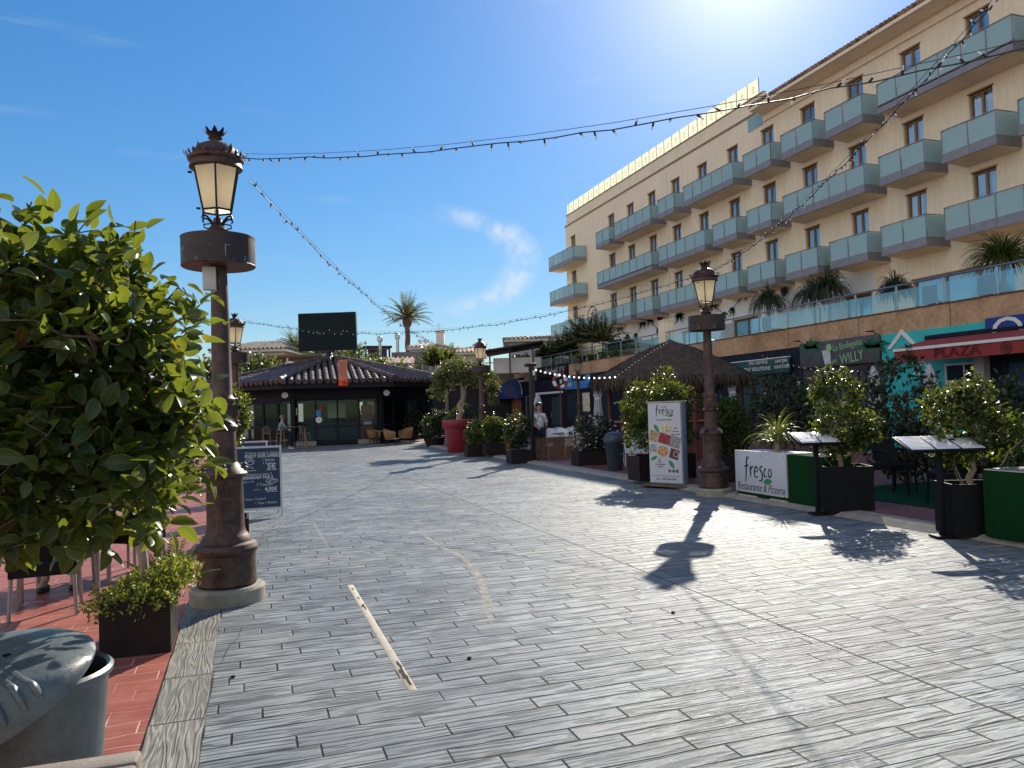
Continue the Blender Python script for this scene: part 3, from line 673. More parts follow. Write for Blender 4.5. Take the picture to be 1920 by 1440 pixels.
MB().add([(-.98, e0, 16.84), (-.98, e1, 16.84), (.0, e1, 16.62), (0, e0, 16.62), (-.85, e0, 16.75), (-.85, e1, 16.75)], [(1, 0, 4, 5), (5, 4, 3, 2)]).bx(-.12, -.001, e0, e1, 16.3, 16.62).bx(-1.02, -.98, e0, e1, 16.72, 16.86).build('soffit', m_hotel, hotel)
MB().bx(-.02, 0, 33.7, 35.0, 16.2, 16.95).build('attic_niche', m_bglass, hotel)
# round emblem painted on the wall
e = MB(); ec = PX(1111, 596, HX); cy, cz, rr = ec.y, ec.z, .98
for i in range(32):
    a, a2 = 2 * pi * i / 32, 2 * pi * (i + 1) / 32
    e.quad(*[(-.012, cy + r * cos(q), cz + r * sin(q)) for r, q in ((rr, a), (rr, a2), (rr - .14, a2), (rr - .14, a))])
e.build('round_emblem', M('emblem_blue', (.10, .11, .17), .6), hotel)
ed = MB(); pts = [(cy + (rr - .15) * cos(a), cz + (rr - .15) * sin(a)) for a in [pi + pi * i / 20 for i in range(21)]]
ed.prism([(p[0], p[1]) for p in pts] + [(cy + .85, cz + .15), (cy - .85, cz + .15)], ((-.008, 0, 0), (0, 1, 0), (0, 0, 1)), -.004); ed.build('emblem_field', bpy.data.materials['emblem_blue'], hotel)
text('525', .85, m_text_w, hotel, (-.016, cy, cz - .2), (0, -1, 0), name='emblem_lettering', maxw=1.4)
# mural of palm branches on the white part
mg = M('mural_green', (.05, .13, .09), .9, 0, .3, 5, 0)
for px, py, sgn in ((1385, 560, 1), (1345, 575, -1), (1268, 600, 1), (1200, 612, 1), (1168, 618, -1), (1150, 600, 1), (1225, 605, -1)):
    mu = MB(); c = PX(px, py, HX) - Vector((HX, 0, 0)); q = [Vector((-.01, c.y + sgn * (.9 - 1.3 * i / 6), c.z - .9 + 1.1 * (i / 6) ** .8)) for i in range(7)]
    mu.ribbon(q, [.05] * 7, (-1, 0, 0))
    for j in range(4):
        a0 = q[-1] if j < 3 else q[2]
        for s in range(7):
            an = -.3 + (s - 3) * .28 + j * 1.9; L_ = .55 + .2 * (s % 2); tip = a0 + Vector((0, cos(an) * L_ * sgn, sin(an) * L_ * .7 - .12)); mid = (a0 + tip) / 2 + Vector((0, 0, .08))
            mu.ribbon([a0, mid, tip], [.04, .12, .01], (-1, 0, 0))
    mu.build('painted_branch', mg, hotel)
wl_ = MB()
for px, py in ((1470, 545), (1237, 598)):
    c = PX(px, py, HX - .2) - Vector((HX, 0, 0)); wl_.lathe([(.03, -.3), (.16, -.12), (.2, .08), (.03, .16)], 6, c).tube([c + Vector((0, 0, .1)), c + Vector((.2, 0, .2))], .02, 5)
wl_.build('wall_lantern', m_irondark, hotel)

# ------------------------------------------------------------ raised terrace in front of the hotel
SX = 18.0
m_terr = M('terrace_stone', (.48, .25, .115), .85, 0, .4, .9, .5, tint=(.46, .29, .17))
m_tglass = mirrorglass('terrace_rail_glass', .82, (.75, .95, .98))
terr = thing('raised_terrace', 'raised terrace with ochre stone wall and glass railing above the shops', 'terrace', (SX, 0, 0))
TY1 = 50.0
MB().bx(-.02, .4, 8, TY1, 3.42, 4.1).bx(.4, 7.95, 8, TY1 + 6, 3.75, 4.08).build('wall', m_terr, terr)
jb = MB()
for i in range(13): y = 9.2 + 3.3 * i; jb.bx(-.024, -.021, y - .012, y + .012, 3.43, 4.09)
jb.bx(-.06, .44, 8, TY1, 4.1, 4.13); jb.build('coping', M('terrace_coping', (.10, .07, .06), .8), terr)
rl = MB(); gl = MB(); y = 8.0
while y < TY1 - .1:
    y2 = min(y + 1.62, TY1); rl.bx(.1, .14, y - .02, y + .02, 4.13, 4.86); gl.bx(.115, .127, y + .05, y2 - .05, 4.17, 4.72); y = y2
rl.tube([(.12, 8, 4.87), (.12, TY1, 4.87)], .028, 8); rl.build('railing', m_rail, terr); gl.build('glass_panel', m_tglass, terr)
w2 = thing('rear_terrace', 'beige terrace wall with railing behind the tiled pavilion', 'terrace', (0, 52, 0))
MB().bx(8.5, 17.9, -.02, .1, 0, 3.3).build('dark_shop_front', M('dark_front', (.018, .018, .024), .6), w2); MB().bx(8.5, 17.9, -.2, .1, 3.3, 4.25).build('wall', M('beige_wall', (.30, .25, .17), .9, 0, .2, 1, .2), w2)  # dark navy shop fronts below the beige wall
q = MB()
for i in range(11): q.bx(8.5 + .93 * i, 8.54 + .93 * i, .1, .14, 4.25, 4.85)
q.tube([(8.5, .12, 4.86), (17.9, .12, 4.86)], .03, 6); q.build('railing', m_rail, w2)
# ------------------------------------------------------------ row of shops under the terrace
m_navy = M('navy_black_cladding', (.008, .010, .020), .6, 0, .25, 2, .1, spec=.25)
m_teal = M('teal_paint', (.04, .50, .48), .6, 0, .06, 1.5, .08)
m_redaw = M('awning_red', (.30, .035, .03), .75, 0, .15, 2, .15)
m_brown = M('brown_cladding', (.07, .055, .06), .7, 0, .25, 2, .15, streak=True)
m_brick = slate('orange_brick', (.20, .07, .035), (.32, .12, .06), (.28, .2, .15))
m_shopglass = glassmat('shop_glass', (.05, .08, .10), .03, .45)
m_paleglass = glassmat('blind_glass', (.33, .50, .48), .15, .9)
m_blue = M('sign_blue', (.015, .03, .22), .5, 0, .1, 2, 0)
m_sky = M('sign_light_blue', (.05, .22, .55), .5, 0, .1, 2, 0)
m_canvas = M('grey_canvas', (.42, .41, .44), .85, 0, .12, 3, .3, streak=True)
m_redwood = M('red_timber', (.12, .03, .025), .6, 0, .3, 4, .2, streak=True)
m_orange = M('orange_timber', (.32, .13, .04), .6, 0, .3, 4, .2)
LW = (0, -1, 0)
def ys(px): return PX(px, 690, SX).y
def shop(nm, label, y0, y1, wall, fasc=None, fz=(2.72, 3.42), door=None, wins=(), pil=None):
    """y0 < y1 ; openings given as (ya, yb, z0, z1)"""
    t_ = thing(nm, label, 'shop', (SX, (y0 + y1) / 2, 0)); ym = (y0 + y1) / 2
    ops = sorted([(a - ym, b - ym, c, d) for a, b, c, d in wins] + ([(door[0] - ym, door[1] - ym, .07, door[2])] if door else []))
    wb = MB(); wallgrid(wb, y0 - ym, y1 - ym, .0, 3.4, ops, 0, .2); wb.bx(3.0, 3.1, y0 - ym, y1 - ym, 0, 3.4).bx(.2, 3.0, y0 - ym + .001, y0 - ym + .06, 0, 3.4); wb.build('wall', wall, t_)
    for a, b, c, d in wins:
        a -= ym; b -= ym; f = MB().bx(-.03, .06, a, a + .05, c, d).bx(-.03, .06, b - .05, b, c, d).bx(-.03, .06, a + .05, b - .05, d - .05, d).bx(-.03, .06, a + .05, b - .05, c, c + .05); mid = (a + b) / 2
        f.bx(-.02, .05, mid - .02, mid + .02, c + .05, d - .05); o = f.build('window', pil or m_irondark, t_); MB().bx(.0, .012, a + .05, b - .05, c + .05, d - .05).build('pane', m_shopglass, o)
    if door:
        a, b = door[0] - ym, door[1] - ym; f = MB().bx(-.01, .08, a, a + .07, .07, door[2]).bx(-.01, .08, b - .07, b, .07, door[2]).bx(-.01, .08, a + .07, b - .07, door[2] - .08, door[2]).bx(.0, .07, a + .07, b - .07, .07, .3).bx(.0, .07, a + .07, b - .07, 1.0, 1.08)
        o = f.build('door', m_irondark, t_); MB().bx(.03, .04, a + .07, b - .07, .3, door[2] - .08).build('pane', m_shopglass, o); MB().tube([(-.05, b - .13, .95), (-.05, b - .13, 1.25)], .015, 6).build('handle', m_rail, o)
    return t_, ym
# optician-like navy shop at the right edge
a0, a1 = 8.2, ys(1857)
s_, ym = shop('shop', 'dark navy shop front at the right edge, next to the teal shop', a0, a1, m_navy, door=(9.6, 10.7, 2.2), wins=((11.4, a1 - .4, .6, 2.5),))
nv = thing('shop_sign', 'navy blue sign board with big serif letters beside the teal band', 'sign', (SX - .12, ym, 3.1))
MB().rbox((0, 0, 0), (.1, a1 - a0 - .1, .86), .01).build('board', m_blue, nv, True)
text('OP', 1.0, m_text_w, nv, (-.056, (a1 - a0) / 2 - .95, .02), LW, align='CENTER', sx=1.15)
q = MB(); 
for y in (-.6, 1.7): q.tube([(.05, y, .42), (-.1, y, .55), (-.35, y, .55)], .015, 5).rbox((-.38, y, .53), (.1, .16, .07), .01)
q.build('spot_light', m_alu, nv, True)
po = tag(MB().bx(SX - .045, SX - .035, a1 - 1.75, a1 - .55, 1.35, 2.35).build('window_poster', m_sky), 'dull blue poster in the window of the navy shop', 'poster')
text('Lime', .16, m_text_w, po, (SX - .05, a1 - 1.2, 2.05), LW); text('Adventure', .12, m_text_w, po, (SX - .05, a1 - 1.2, 1.85), LW)
po.data.materials[0] = M('poster_dark_blue', (.012, .04, .12), .4)
# teal shop
b0, b1 = a1 + .02, ys(1659)
wz = [PX(1773, 700, SX).y, PX(1846, 700, SX).y]
s_, ym = shop('shop', 'teal painted shop with white framed window and a roof emblem', b0, b1, m_teal, wins=((wz[1], wz[0], .8, 2.45),), pil=m_white)
MB().bx(-.09, 0, b0 - ym, b1 - ym, 2.62, 3.46).build('fascia', m_teal, s_)
MB().bx(-.2, -.001, b0 - ym, b0 - ym + .3, 0, 2.6).build('pillar', m_box, s_)
q = MB(); c = PX(1692, 640, SX - .1); yy, zz = c.y - ym, c.z
for sg in (-1, 1): q.prism([(0, .36), (sg * .55, -.18), (sg * .41, -.18), (0, .19)], ((-.095, yy, zz), (0, -1, 0), (0, 0, 1)), .03)
c = PX(1731, 690, SX); y2, z2 = c.y - ym, c.z
for sg in (-1, 1): q.prism([(0, .22), (sg * .34, -.12), (sg * .27, -.12), (0, .12)], ((-.004, y2, z2), (0, -1, 0), (0, 0, 1)), .012)
q.bx(-.018, -.003, y2 - .33, y2 + .33, z2 - .17, z2 - .12); q.build('roof_emblem', m_white, s_)
q = MB()
for i in range(3):
    y = (wz[0] + wz[1]) / 2 - ym + (1 - i) * .38; q.bx(-.016, -.004, y - .16, y + .16, 1.62, 2.0)
cd = q.build('property_card', m_white, s_); q = MB()
for i in range(3):
    y = (wz[0] + wz[1]) / 2 - ym + (1 - i) * .38
    for u in (-.075, .075):
        for v in (1.72, 1.9): q.bx(-.02, -.0165, y + u - .055, y + u + .055, v - .05, v + .055)
q.build('card_photo', M('card_photo', (.05, .12, .15), .5), cd)
# PLAZA awning
AX = 16.7; p = PX(1677, 668, AX); aw = thing('awning', 'dark red awning with white bar reading PLAZA', 'awning', (AX, p.y, 0)); Ln = p.y - 8.4
zt, zv, zb = PX(1677, 655, AX).z, PX(1677, 660, AX).z, PX(1677, 681, AX).z
MB().add([(0, 0, zt), (0, -Ln, zt), (1.25, -Ln, zt + .28), (1.25, 0, zt + .28)], [(0, 1, 2, 3)]).build('canopy', m_redaw, aw)
MB().bx(-.04, .04, -Ln, 0, zv, zt).build('front_bar', m_white, aw)
va = MB(); n = 40; vs = []
for i in range(n + 1): x = .012 * sin(i * 1.1); vs += [(x - .01, -Ln * i / n, zv), (x - .02 + .01 * sin(i * .7), -Ln * i / n, zb)]
va.add(vs, [(2 * i, 2 * i + 1, 2 * i + 3, 2 * i + 2) for i in range(n)]); va.build('valance', m_redaw, aw, 'full')
m_dred = M('dark_red_print', (.13, .012, .012), .8)
text('PLAZA', .36, m_dred, aw, (-.045, PX(1795, 665, AX).y - p.y, (zv + zb) / 2 + .01), LW, ext=.004, sx=1.25)
q = MB()
for px in (1707, 1890):
    y = PX(px, 668, AX).y - p.y
    for r1, r2 in ((.15, .125), (.09, .0)):
        for i in range(20):
            t0, t1 = 2 * pi * i / 20, 2 * pi * (i + 1) / 20; q.quad(*[(-.046, y + r * cos(t_), (zv + zb) / 2 + r * sin(t_)) for r, t_ in ((r1, t0), (r1, t1), (max(r2, .001), t1), (max(r2, .001), t0))])
q.build('round_badge', m_dred, aw)
MB().tube([(.02, -.3, zt - .02), (.6, -.3, zt - .05), (1.25, -.3, zt + .2)], .03, 6).tube([(.02, -Ln + .3, zt - .02), (1.25, -Ln + .3, zt + .2)], .03, 6).build('folding_arm', m_irondark, aw)
MB().rbox((1.2, -Ln / 2, zt + .3), (.16, Ln + .1, .16), .04).build('cassette', m_navy, aw, True)
# La Bodeguita
c0, c1 = b1 + .02, ys(1506)
s_, ym = shop('shop', 'brown fronted bar with painted palms and a cocktail sign', c0, c1, m_brown, door=(c1 - 2.2, c1 - 1.0, 2.2), wins=((c0 + .5, c1 - 2.5, .9, 2.5),))
sg = thing('shop_sign', 'grey brown bar sign with a cocktail glass, palm fronds and green lettering', 'sign', (SX - .1, ym, 3.08)); hw = (c1 - c0) / 2
MB().rbox((0, 0, 0), (.08, 2 * hw - .06, .84), .01).build('board', M('bar_board', (.085, .075, .085), .6, 0, .2, 2, .1), sg, True)
FX = -.045
m_lime = M('sign_lime', (.30, .55, .25), .5, 0, .1, 2, 0); m_pale = M('sign_pale', (.55, .62, .56), .5)
def fy(px, py): v = PX(px, py, SX - .15); return v.y - ym, v.z - 3.08
q = MB(); pts = [fy(*c) for c in ((1541, 658), (1556, 655), (1558, 680), (1551, 686), (1547, 684))]
q.prism(pts, ((FX, 0, 0), (0, 1, 0), (0, 0, 1)), -.01); q.build('painted_glass', m_pale, sg)
q = MB(); y, z = fy(1554, 652); q.lathe([(.001, 0), (.13, 0)], 18, (0, 0, 0), False); o = q.build('painted_lime', m_lime, sg); o.rotation_euler = (0, -pi / 2, 0); o.location = (FX - .013, y, z)
m_pp = M('painted_palm', (.02, .11, .05), .6, 0, .4, 4, 0)
for (px, py), sgn in (((1520, 650), 1), ((1636, 648), -1)):
    q = MB(); y, z = fy(px, py)
    for i in range(11):
        an = -.5 + i * .42; L_ = .48 + .12 * (i % 3); tip = Vector((FX - .004, y + cos(an) * L_, z + sin(an) * L_ * .55 - .1)); a_ = Vector((FX - .004, y, z - .05)); q.ribbon([a_, (a_ + tip) / 2 + Vector((0, 0, .08)), tip], [.03, .13, .01], (-1, 0, 0))
    q.ribbon([(FX - .003, y, z), (FX - .003, y + .12 * sgn, z - .6)], .07, (-1, 0, 0)).build('painted_palm', m_pp, sg)
rr = Vector((0, -1, .10)).normalized(); uu = Vector((0, .10, 1)).normalized()
y, z = fy(1588, 650); text('La Bodeguita', .3, m_lime, sg, (FX - .004, y, z + .05), rr, uu, maxw=1.25)
y, z = fy(1592, 671); text('WILLY', .46, m_lime, sg, (FX - .004, y - .1, z + .0), rr, uu, maxw=1.0)
y, z = fy(1567, 674); text('DEL', .14, m_lime, sg, (FX - .004, y + .05, z - .05), rr, uu)
for px in (1503, 1641):
    y, z = fy(px, 640); MB().tube([(.0, y, .42), (-.12, y, .5), (-.4, y, .5), (-.4, y - .35, .5)], .015, 5).build('sign_lamp', m_irondark, sg)
fr = thing('drinks_fridge', 'blue lit drinks cabinet behind the glass of the cocktail bar', 'fridge', (SX + .5, c0 + 1.0, .07))
MB().bx(0, .5, -.5, .5, 0, 2.3).build('body', m_sky, fr); q = MB()
for i in range(4): q.bx(-.02, -.001, -.44, .44, .35 + .45 * i, .4 + .45 * i)
q.build('shelf', m_white, fr)
# lawyers
d0, d1 = c1 + .02, ys(1352)
lw = (PX(1434, 740, SX).y, PX(1393, 740, SX).y)
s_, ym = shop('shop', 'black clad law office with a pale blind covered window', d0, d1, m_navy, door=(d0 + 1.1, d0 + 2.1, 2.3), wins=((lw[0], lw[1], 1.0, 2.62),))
MB().bx(-.008, -.001, lw[0] - ym + .05, lw[1] - ym - .05, 1.05, 2.57).build('blind', m_paleglass, s_)
q = MB().bx(-.012, -.009, lw[0] - ym + .1, lw[1] - ym - .1, 1.86, 1.9)
for i in range(6): q.bx(-.012, -.009, lw[0] - ym + .15, lw[0] - ym + .75 + .1 * (i % 2), 1.2 + .08 * i, 1.215 + .08 * i)
q.build('window_print', m_navy, s_)
sg = thing('shop_sign', 'dark green office sign with white lettering about tax advice', 'sign', (SX - .1, 0, 0)); sy0, sy1 = PX(1486, 690, SX).y, PX(1330, 690, SX).y
zz0, zz1 = PX(1440, 702, SX).z, PX(1440, 674, SX).z
MB().rbox((0, (sy0 + sy1) / 2, (zz0 + zz1) / 2), (.1, sy1 - sy0, zz1 - zz0), .01).build('board', M('office_green', (.008, .055, .05), .5), sg, True)
MB().bx(-.08, .05, sy0, sy1, zz1, zz1 + .03).build('light_strip', m_white, sg)
def l3(s, px, py, size, mw, nm='lettering', al='CENTER'): v = PX(px, py, SX - .15); return text(s, size, m_text_w, sg, (-.056, v.y, v.z), LW, maxw=mw, align=al)
l3('TAX ADVICE', 1421, 680, .2, 1.5); l3('MENT SOLUTIONS', 1418, 692.5, .2, 2.1); l3('LAWYERS', 1465, 676.5, .15, .8); l3('SOLICITORS', 1466, 687.5, .15, .9)
nt = tag(MB().bx(SX - .02, SX - .004, PX(1503, 713, SX).y, PX(1496, 713, SX).y, 1.95, 2.25).build('wall_notice', m_white), 'small white notice on the black wall left of the cocktail bar', 'notice')
text('GR', .16, m_text_k, nt, (SX - .024, PX(1499.5, 713, SX).y, 2.1), LW, maxw=.2)
nt = tag(MB().bx(SX - .02, SX - .004, PX(1437, 744, SX).y, PX(1433, 744, SX).y, 1.6, 1.9).build('wall_notice', m_white), 'narrow white notice beside the pale office window', 'notice')
# bays further along
e0, e1 = d1 + .02, ys(1205)
shop('shop', 'dark shop bay mostly hidden behind the thatched hut', e0, e1, m_navy, door=(e0 + 1, e0 + 2, 2.2), wins=((e0 + 3, e1 - .5, .6, 2.4),))
f0, f1 = e1 + .02, ys(1108)
s_, ym = shop('shop', 'dark bar with a lit poster in its window, left of the thatched hut', f0, f1, m_navy, door=(f0 + 1.2, f0 + 2.3, 2.2), wins=((f1 - 2.3, f1 - .3, .9, 2.4),))
sg = thing('shop_sign', 'grey sign with pale letters half under the edge of the thatched roof', 'sign', (SX - .1, PX(1156, 711, SX).y, PX(1156, 711, SX).z))
MB().rbox((0, 0, 0), (.08, 1.7, .5), .01).build('board', M('grey_board', (.12, .14, .15), .6), sg, True); text('MINUM', .42, m_pale, sg, (-.046, 0, 0), LW, maxw=1.5)
g0, g1 = f1 + .02, ys(1006)
s_, ym = shop('shop', 'dark cafe bay with pale door curtain and strip light', g0, g1, m_navy, door=(g1 - 4.4, g1 - 2.4, 2.35), wins=((g0 + .8, g0 + 3.6, .8, 2.4),))
MB().bx(-.03, -.015, g1 - ym - 4.2, g1 - ym - 2.6, .5, 2.2).build('door_curtain', m_paleglass, s_)
m_lit = M('lit_tube', (.8, .85, .9), .5, emit=1.2)
MB().bx(-.5, -.42, PX(1068, 731, SX).y - ym, PX(1013, 734, SX).y - ym, 2.42, 2.54).build('strip_light', M('strip_white', (.62, .66, .7), .5), s_)
sg = thing('shop_sign', 'black sign with loose white script above the pale door curtain', 'sign', (SX - .1, PX(1037, 698, SX).y, PX(1037, 697, SX).z))
MB().rbox((0, 0, 0), (.08, 5.2, .78), .01).build('board', m_black, sg, True)
q = MB()
for i in range(9):
    y = 1.2 - .27 * i; h = .12 + .1 * ((i * 7) % 3); q.ribbon([(-.045, y + .1, -.1), (-.045, y, h), (-.045, y - .1, -.1), (-.045, y - .18, .05)], .05, (-1, 0, 0))
for y in (-2.0, -1.5): q.ribbon([(-.045, y + .2, .25), (-.045, y, -.1), (-.045, y - .2, .25)], .05, (-1, 0, 0)).ribbon([(-.045, y, -.1), (-.045, y, -.28)], .04, (-1, 0, 0))
q.build('lettering', m_text_w, sg)
sg = thing('shop_sign', 'bright blue sign boards behind the dark street lamp', 'sign', (SX - .1, PX(1085, 717, SX).y, PX(1085, 717, SX).z))
MB().rbox((0, 0, 0), (.08, 3.6, .75), .01).build('board', m_sky, sg, True); MB().bx(-.05, -.041, -1.2, .2, .1, .38).build('dark_panel', m_navy, sg); text('BAR', .3, m_text_w, sg, (-.046, 1.0, -.1), LW)
po = tag(MB().bx(SX - .06, SX - .04, PX(1107, 745, SX).y, PX(1094, 745, SX).y, 1.3, 2.35).build('lit_poster', M('lit_poster', (.62, .58, .42), .6, 0, .5, 6, 0)), 'pale lit poster in the dark bar window beside the folded parasol', 'poster')
h0, h1 = g1 + .02, ys(934)
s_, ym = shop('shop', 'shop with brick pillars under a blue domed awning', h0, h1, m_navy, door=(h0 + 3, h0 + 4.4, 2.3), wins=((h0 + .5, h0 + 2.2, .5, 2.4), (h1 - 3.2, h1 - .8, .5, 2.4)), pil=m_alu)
for px in (974, 922): y = PX(px, 760, SX).y - ym; MB().bx(-.45, 0, y - .42, y + .42, 0, 2.6).build('brick_pillar', m_brick, s_)
dm = thing('dome_awning', 'quarter dome blue awning over a brick framed doorway', 'awning', (SX - .05, PX(965, 720, SX).y, 2.55)); vs = []; fs = []; n = 12
for i in range(n + 1):
    for j in range(n + 1): a, b = pi * i / n, pi / 2 * j / n; vs.append((-1.3 * sin(a) * cos(b), 1.75 * cos(a), 1.15 * sin(a) * sin(b)))
for i in range(n):
    for j in range(n): a = i * (n + 1) + j; fs.append((a, a + 1, a + n + 2, a + n + 1))
MB().add(vs, fs).build('canopy', M('blue_canvas', (.02, .05, .16), .7, 0, .2, 4, .2), dm, True)
q = MB(); pts = [(-1.31 * sin(pi * i / 14), 1.76 * cos(pi * i / 14)) for i in range(15)]
for a, b in zip(pts, pts[1:]): q.quad((*a, 0), (*b, 0), (*b, -.28), (*a, -.28))
q.build('valance', m_blue, dm); MB().tube([(-.02, 1.75 * cos(pi * i / 14), 1.16 * sin(pi * i / 14)) for i in range(15)], .03, 5).build('rim_tube', m_alu, dm)
i0, i1 = h1 + .02, 74.0
shop('shop', 'far dark shop bay behind the big red pot', i0, i1, m_navy, wins=((i0 + 2, i0 + 6, .6, 2.3), (i0 + 8, i0 + 12, .6, 2.3)), pil=m_alu)
tag(MB().bx(16.8, 17.9, PX(912, 740, 17).y, PX(874, 740, 17).y, 2.35, 2.5).build('shop_canopy', m_canvas), 'thin pale canopy edge behind the big red pot tree', 'canopy')
bs = thing('hanging_sign', 'small blue hanging sign seen through the red pot tree', 'sign', PX(871, 719, 17.3)); MB().rbox((0, 0, 0), (.08, 1.1, 1.3), .03).build('panel', m_blue, bs, True); MB().tube([(0, 0, .65), (.6, 0, .8)], .03, 6).build('bracket', m_irondark, bs)
# ring shaped sign on a post
p = G(1050, 838); rs = thing('ring_sign', 'red and white ring sign on a red post in front of the dark cafe', 'sign', (12.6, 27.5, .07)); v = PY(1050, 718, 27.5); rs.location = (v.x, 27.5, .07)
MB().tube([(0, 0, 0), (0, 0, v.z - .4)], .035, 8).build('post', m_redwood, rs)
for k in range(8):
    a, b = 2 * pi * k / 8, 2 * pi * (k + 1) / 8; MB().tube([(.24 * cos(a + (b - a) * i / 4), 0, v.z + .24 * sin(a + (b - a) * i / 4)) for i in range(5)], .075, 8).build('ring', m_redaw if k % 2 else m_white, rs, True)
MB().lathe([(.001, -.01), (.16, -.01), (.16, .01), (.001, .01)], 16).build('dark_disc', m_navy, rs).matrix_local = Matrix.Translation((0, 0, v.z)) @ Euler((pi / 2, 0, 0)).to_matrix().to_4x4()
MB().rbox((.03, -.02, v.z - .02), (.1, .02, .16), .02).build('badge', m_pale, rs, True)
# folded parasols
def make_parasol(label):
    t_ = thing('parasol', label, 'parasol'); MB().rbox((0, 0, .04), (.5, .5, .08), .02).build('base', m_conc, t_, True); MB().tube([(0, 0, .06), (0, 0, 2.5)], .022, 8).build('pole', m_alu, t_)
    prof = [(.03, 2.52), (.07, 2.44), (.13, 2.22), (.155, 2.05), (.13, 2.0), (.115, 1.9), (.15, 1.5), (.19, 1.0), (.2, .82), (.17, .78)]; vs = []; n = 32
    for i, (r, z) in enumerate(prof):
        for j in range(n): a = 2 * pi * j / n; q = r * (1 + (.26 if i > 1 else .08) * cos(8 * a + .6 * sin(z * 3))) ; vs.append((q * cos(a + .1 * z), q * sin(a + .1 * z), z - (.06 * cos(4 * a) if i == len(prof) - 1 else 0)))
    MB().add(vs, [(i * n + j, i * n + (j + 1) % n, (i + 1) * n + (j + 1) % n, (i + 1) * n + j) for i in range(len(prof) - 1) for j in range(n)]).build('canopy', m_canvas, t_, 'full'); MB().lathe([(.121, 1.9), (.135, 1.92), (.135, 1.97), (.121, 1.99)], 20, cap=False).build('strap', m_white, t_); return t_
P0 = None
for px, top, dep, lab in ((1742, 682, 19.5, 'folded grey parasol in front of the teal wall'), (1637, 686, 21, 'folded grey parasol between the cocktail bar and the teal shop'), (1545, 690, 22.5, 'folded grey parasol at the left end of the cocktail bar'), (1373, 705, 25.5, 'folded grey parasol beside the pale office window'), (1120, 719, 27, 'folded pale parasol left of the thatched hut'), (1008, 738, 26, 'folded pale parasol behind the tall timber post')):
    v = PD(px, top, dep); b = (v.x, v.y, .068); sc = max(.8, (v.z - .07) / 2.52)
    if P0 is None: P0 = make_parasol(lab); P0.location = b; o = P0
    else: o = copy_tree(P0, b, px * .1, lab)
    o.scale = (sc * .95, sc * .95, sc); o['group'] = 'folded parasols in front of the shops'
# ------------------------------------------------------------ thatched hut
v = PD(1262, 800, 22.6); hut = thing('thatched_hut', 'round thatched bar hut with red timber counter', 'hut', (v.x, v.y, .068))
m_thatch = M('thatch', (.05, .034, .025), .95, 0, .4, 9, .8, tint=(.10, .07, .05))
RA, ZE, ZA = 2.3, 2.28, 3.36
hp = lambda f: (RA * f, ZA - (ZA - ZE) * (f ** 1.25) - .0)
MB().lathe([(.02, ZA + .06)] + [hp(i / 8) for i in range(1, 9)] + [(RA - .08, ZE - .16), (RA - .4, ZE - .02), (.3, ZA - .3)], 40, cap=False).build('thatch_core', m_thatch, hut, True)
rg = np.random.default_rng(4); N = 6500; f = np.sqrt(rg.random(N)) * .99 + .03; f[:1500] = 1 - .05 * rg.random(1500); an = rg.random(N) * 2 * pi
pos = np.stack([RA * f * np.cos(an), RA * f * np.sin(an), ZA - (ZA - ZE) * f ** 1.25 + .03], 1); pos[:1500, 2] -= .1 * rg.random(1500)
sl_ = -(ZA - ZE) / RA * 1.25 * f ** .25; dr_ = np.stack([np.cos(an), np.sin(an), sl_ - .05], 1) + rg.normal(size=(N, 3)) * .13; dr_[:1500, 2] -= .9
leaves_mesh('thatch_straw', pos, dr_, np.stack([np.cos(an) * .5, np.sin(an) * .5, np.ones(N)], 1) + rg.normal(size=(N, 3)) * .2, .22 + .16 * rg.random(N), 'blade', m_thatch, hut, wid=.9)
for i in range(6): a = 2 * pi * i / 6 + .3; MB().tube([(1.9 * cos(a), 1.9 * sin(a), 0), (1.9 * cos(a), 1.9 * sin(a), 2.45)], .07, 8).build('post', m_redwood, hut)
MB().lathe([(1.55, 0), (1.55, .98), (1.6, 1.0), (1.6, 1.02), (1.35, 1.02), (1.35, 0)], 32, cap=False).build('counter', m_redwood, hut, 30)
MB().lathe([(1.62, 1.021), (1.72, 1.021), (1.72, 1.07), (1.3, 1.07), (1.3, 1.021)], 32, cap=False).build('counter_top', m_orange, hut, 30)
q = MB()
for a0 in range(0, 34): a = 2 * pi * a0 / 40 + 3.2; q.box((1.2 * cos(a), 1.2 * sin(a), 1.25), (.04, .19, 2.3), a)
q.build('back_wall', m_redwood, hut)
q = MB()
for k in range(18): a = pi * .8 + k * .12; q.tube([(RA * .93 * cos(a), RA * .93 * sin(a), ZE - .1), (RA * .93 * cos(a), RA * .93 * sin(a), ZE - .25)], .01, 4)
q.build('fringe', m_thatch, hut)
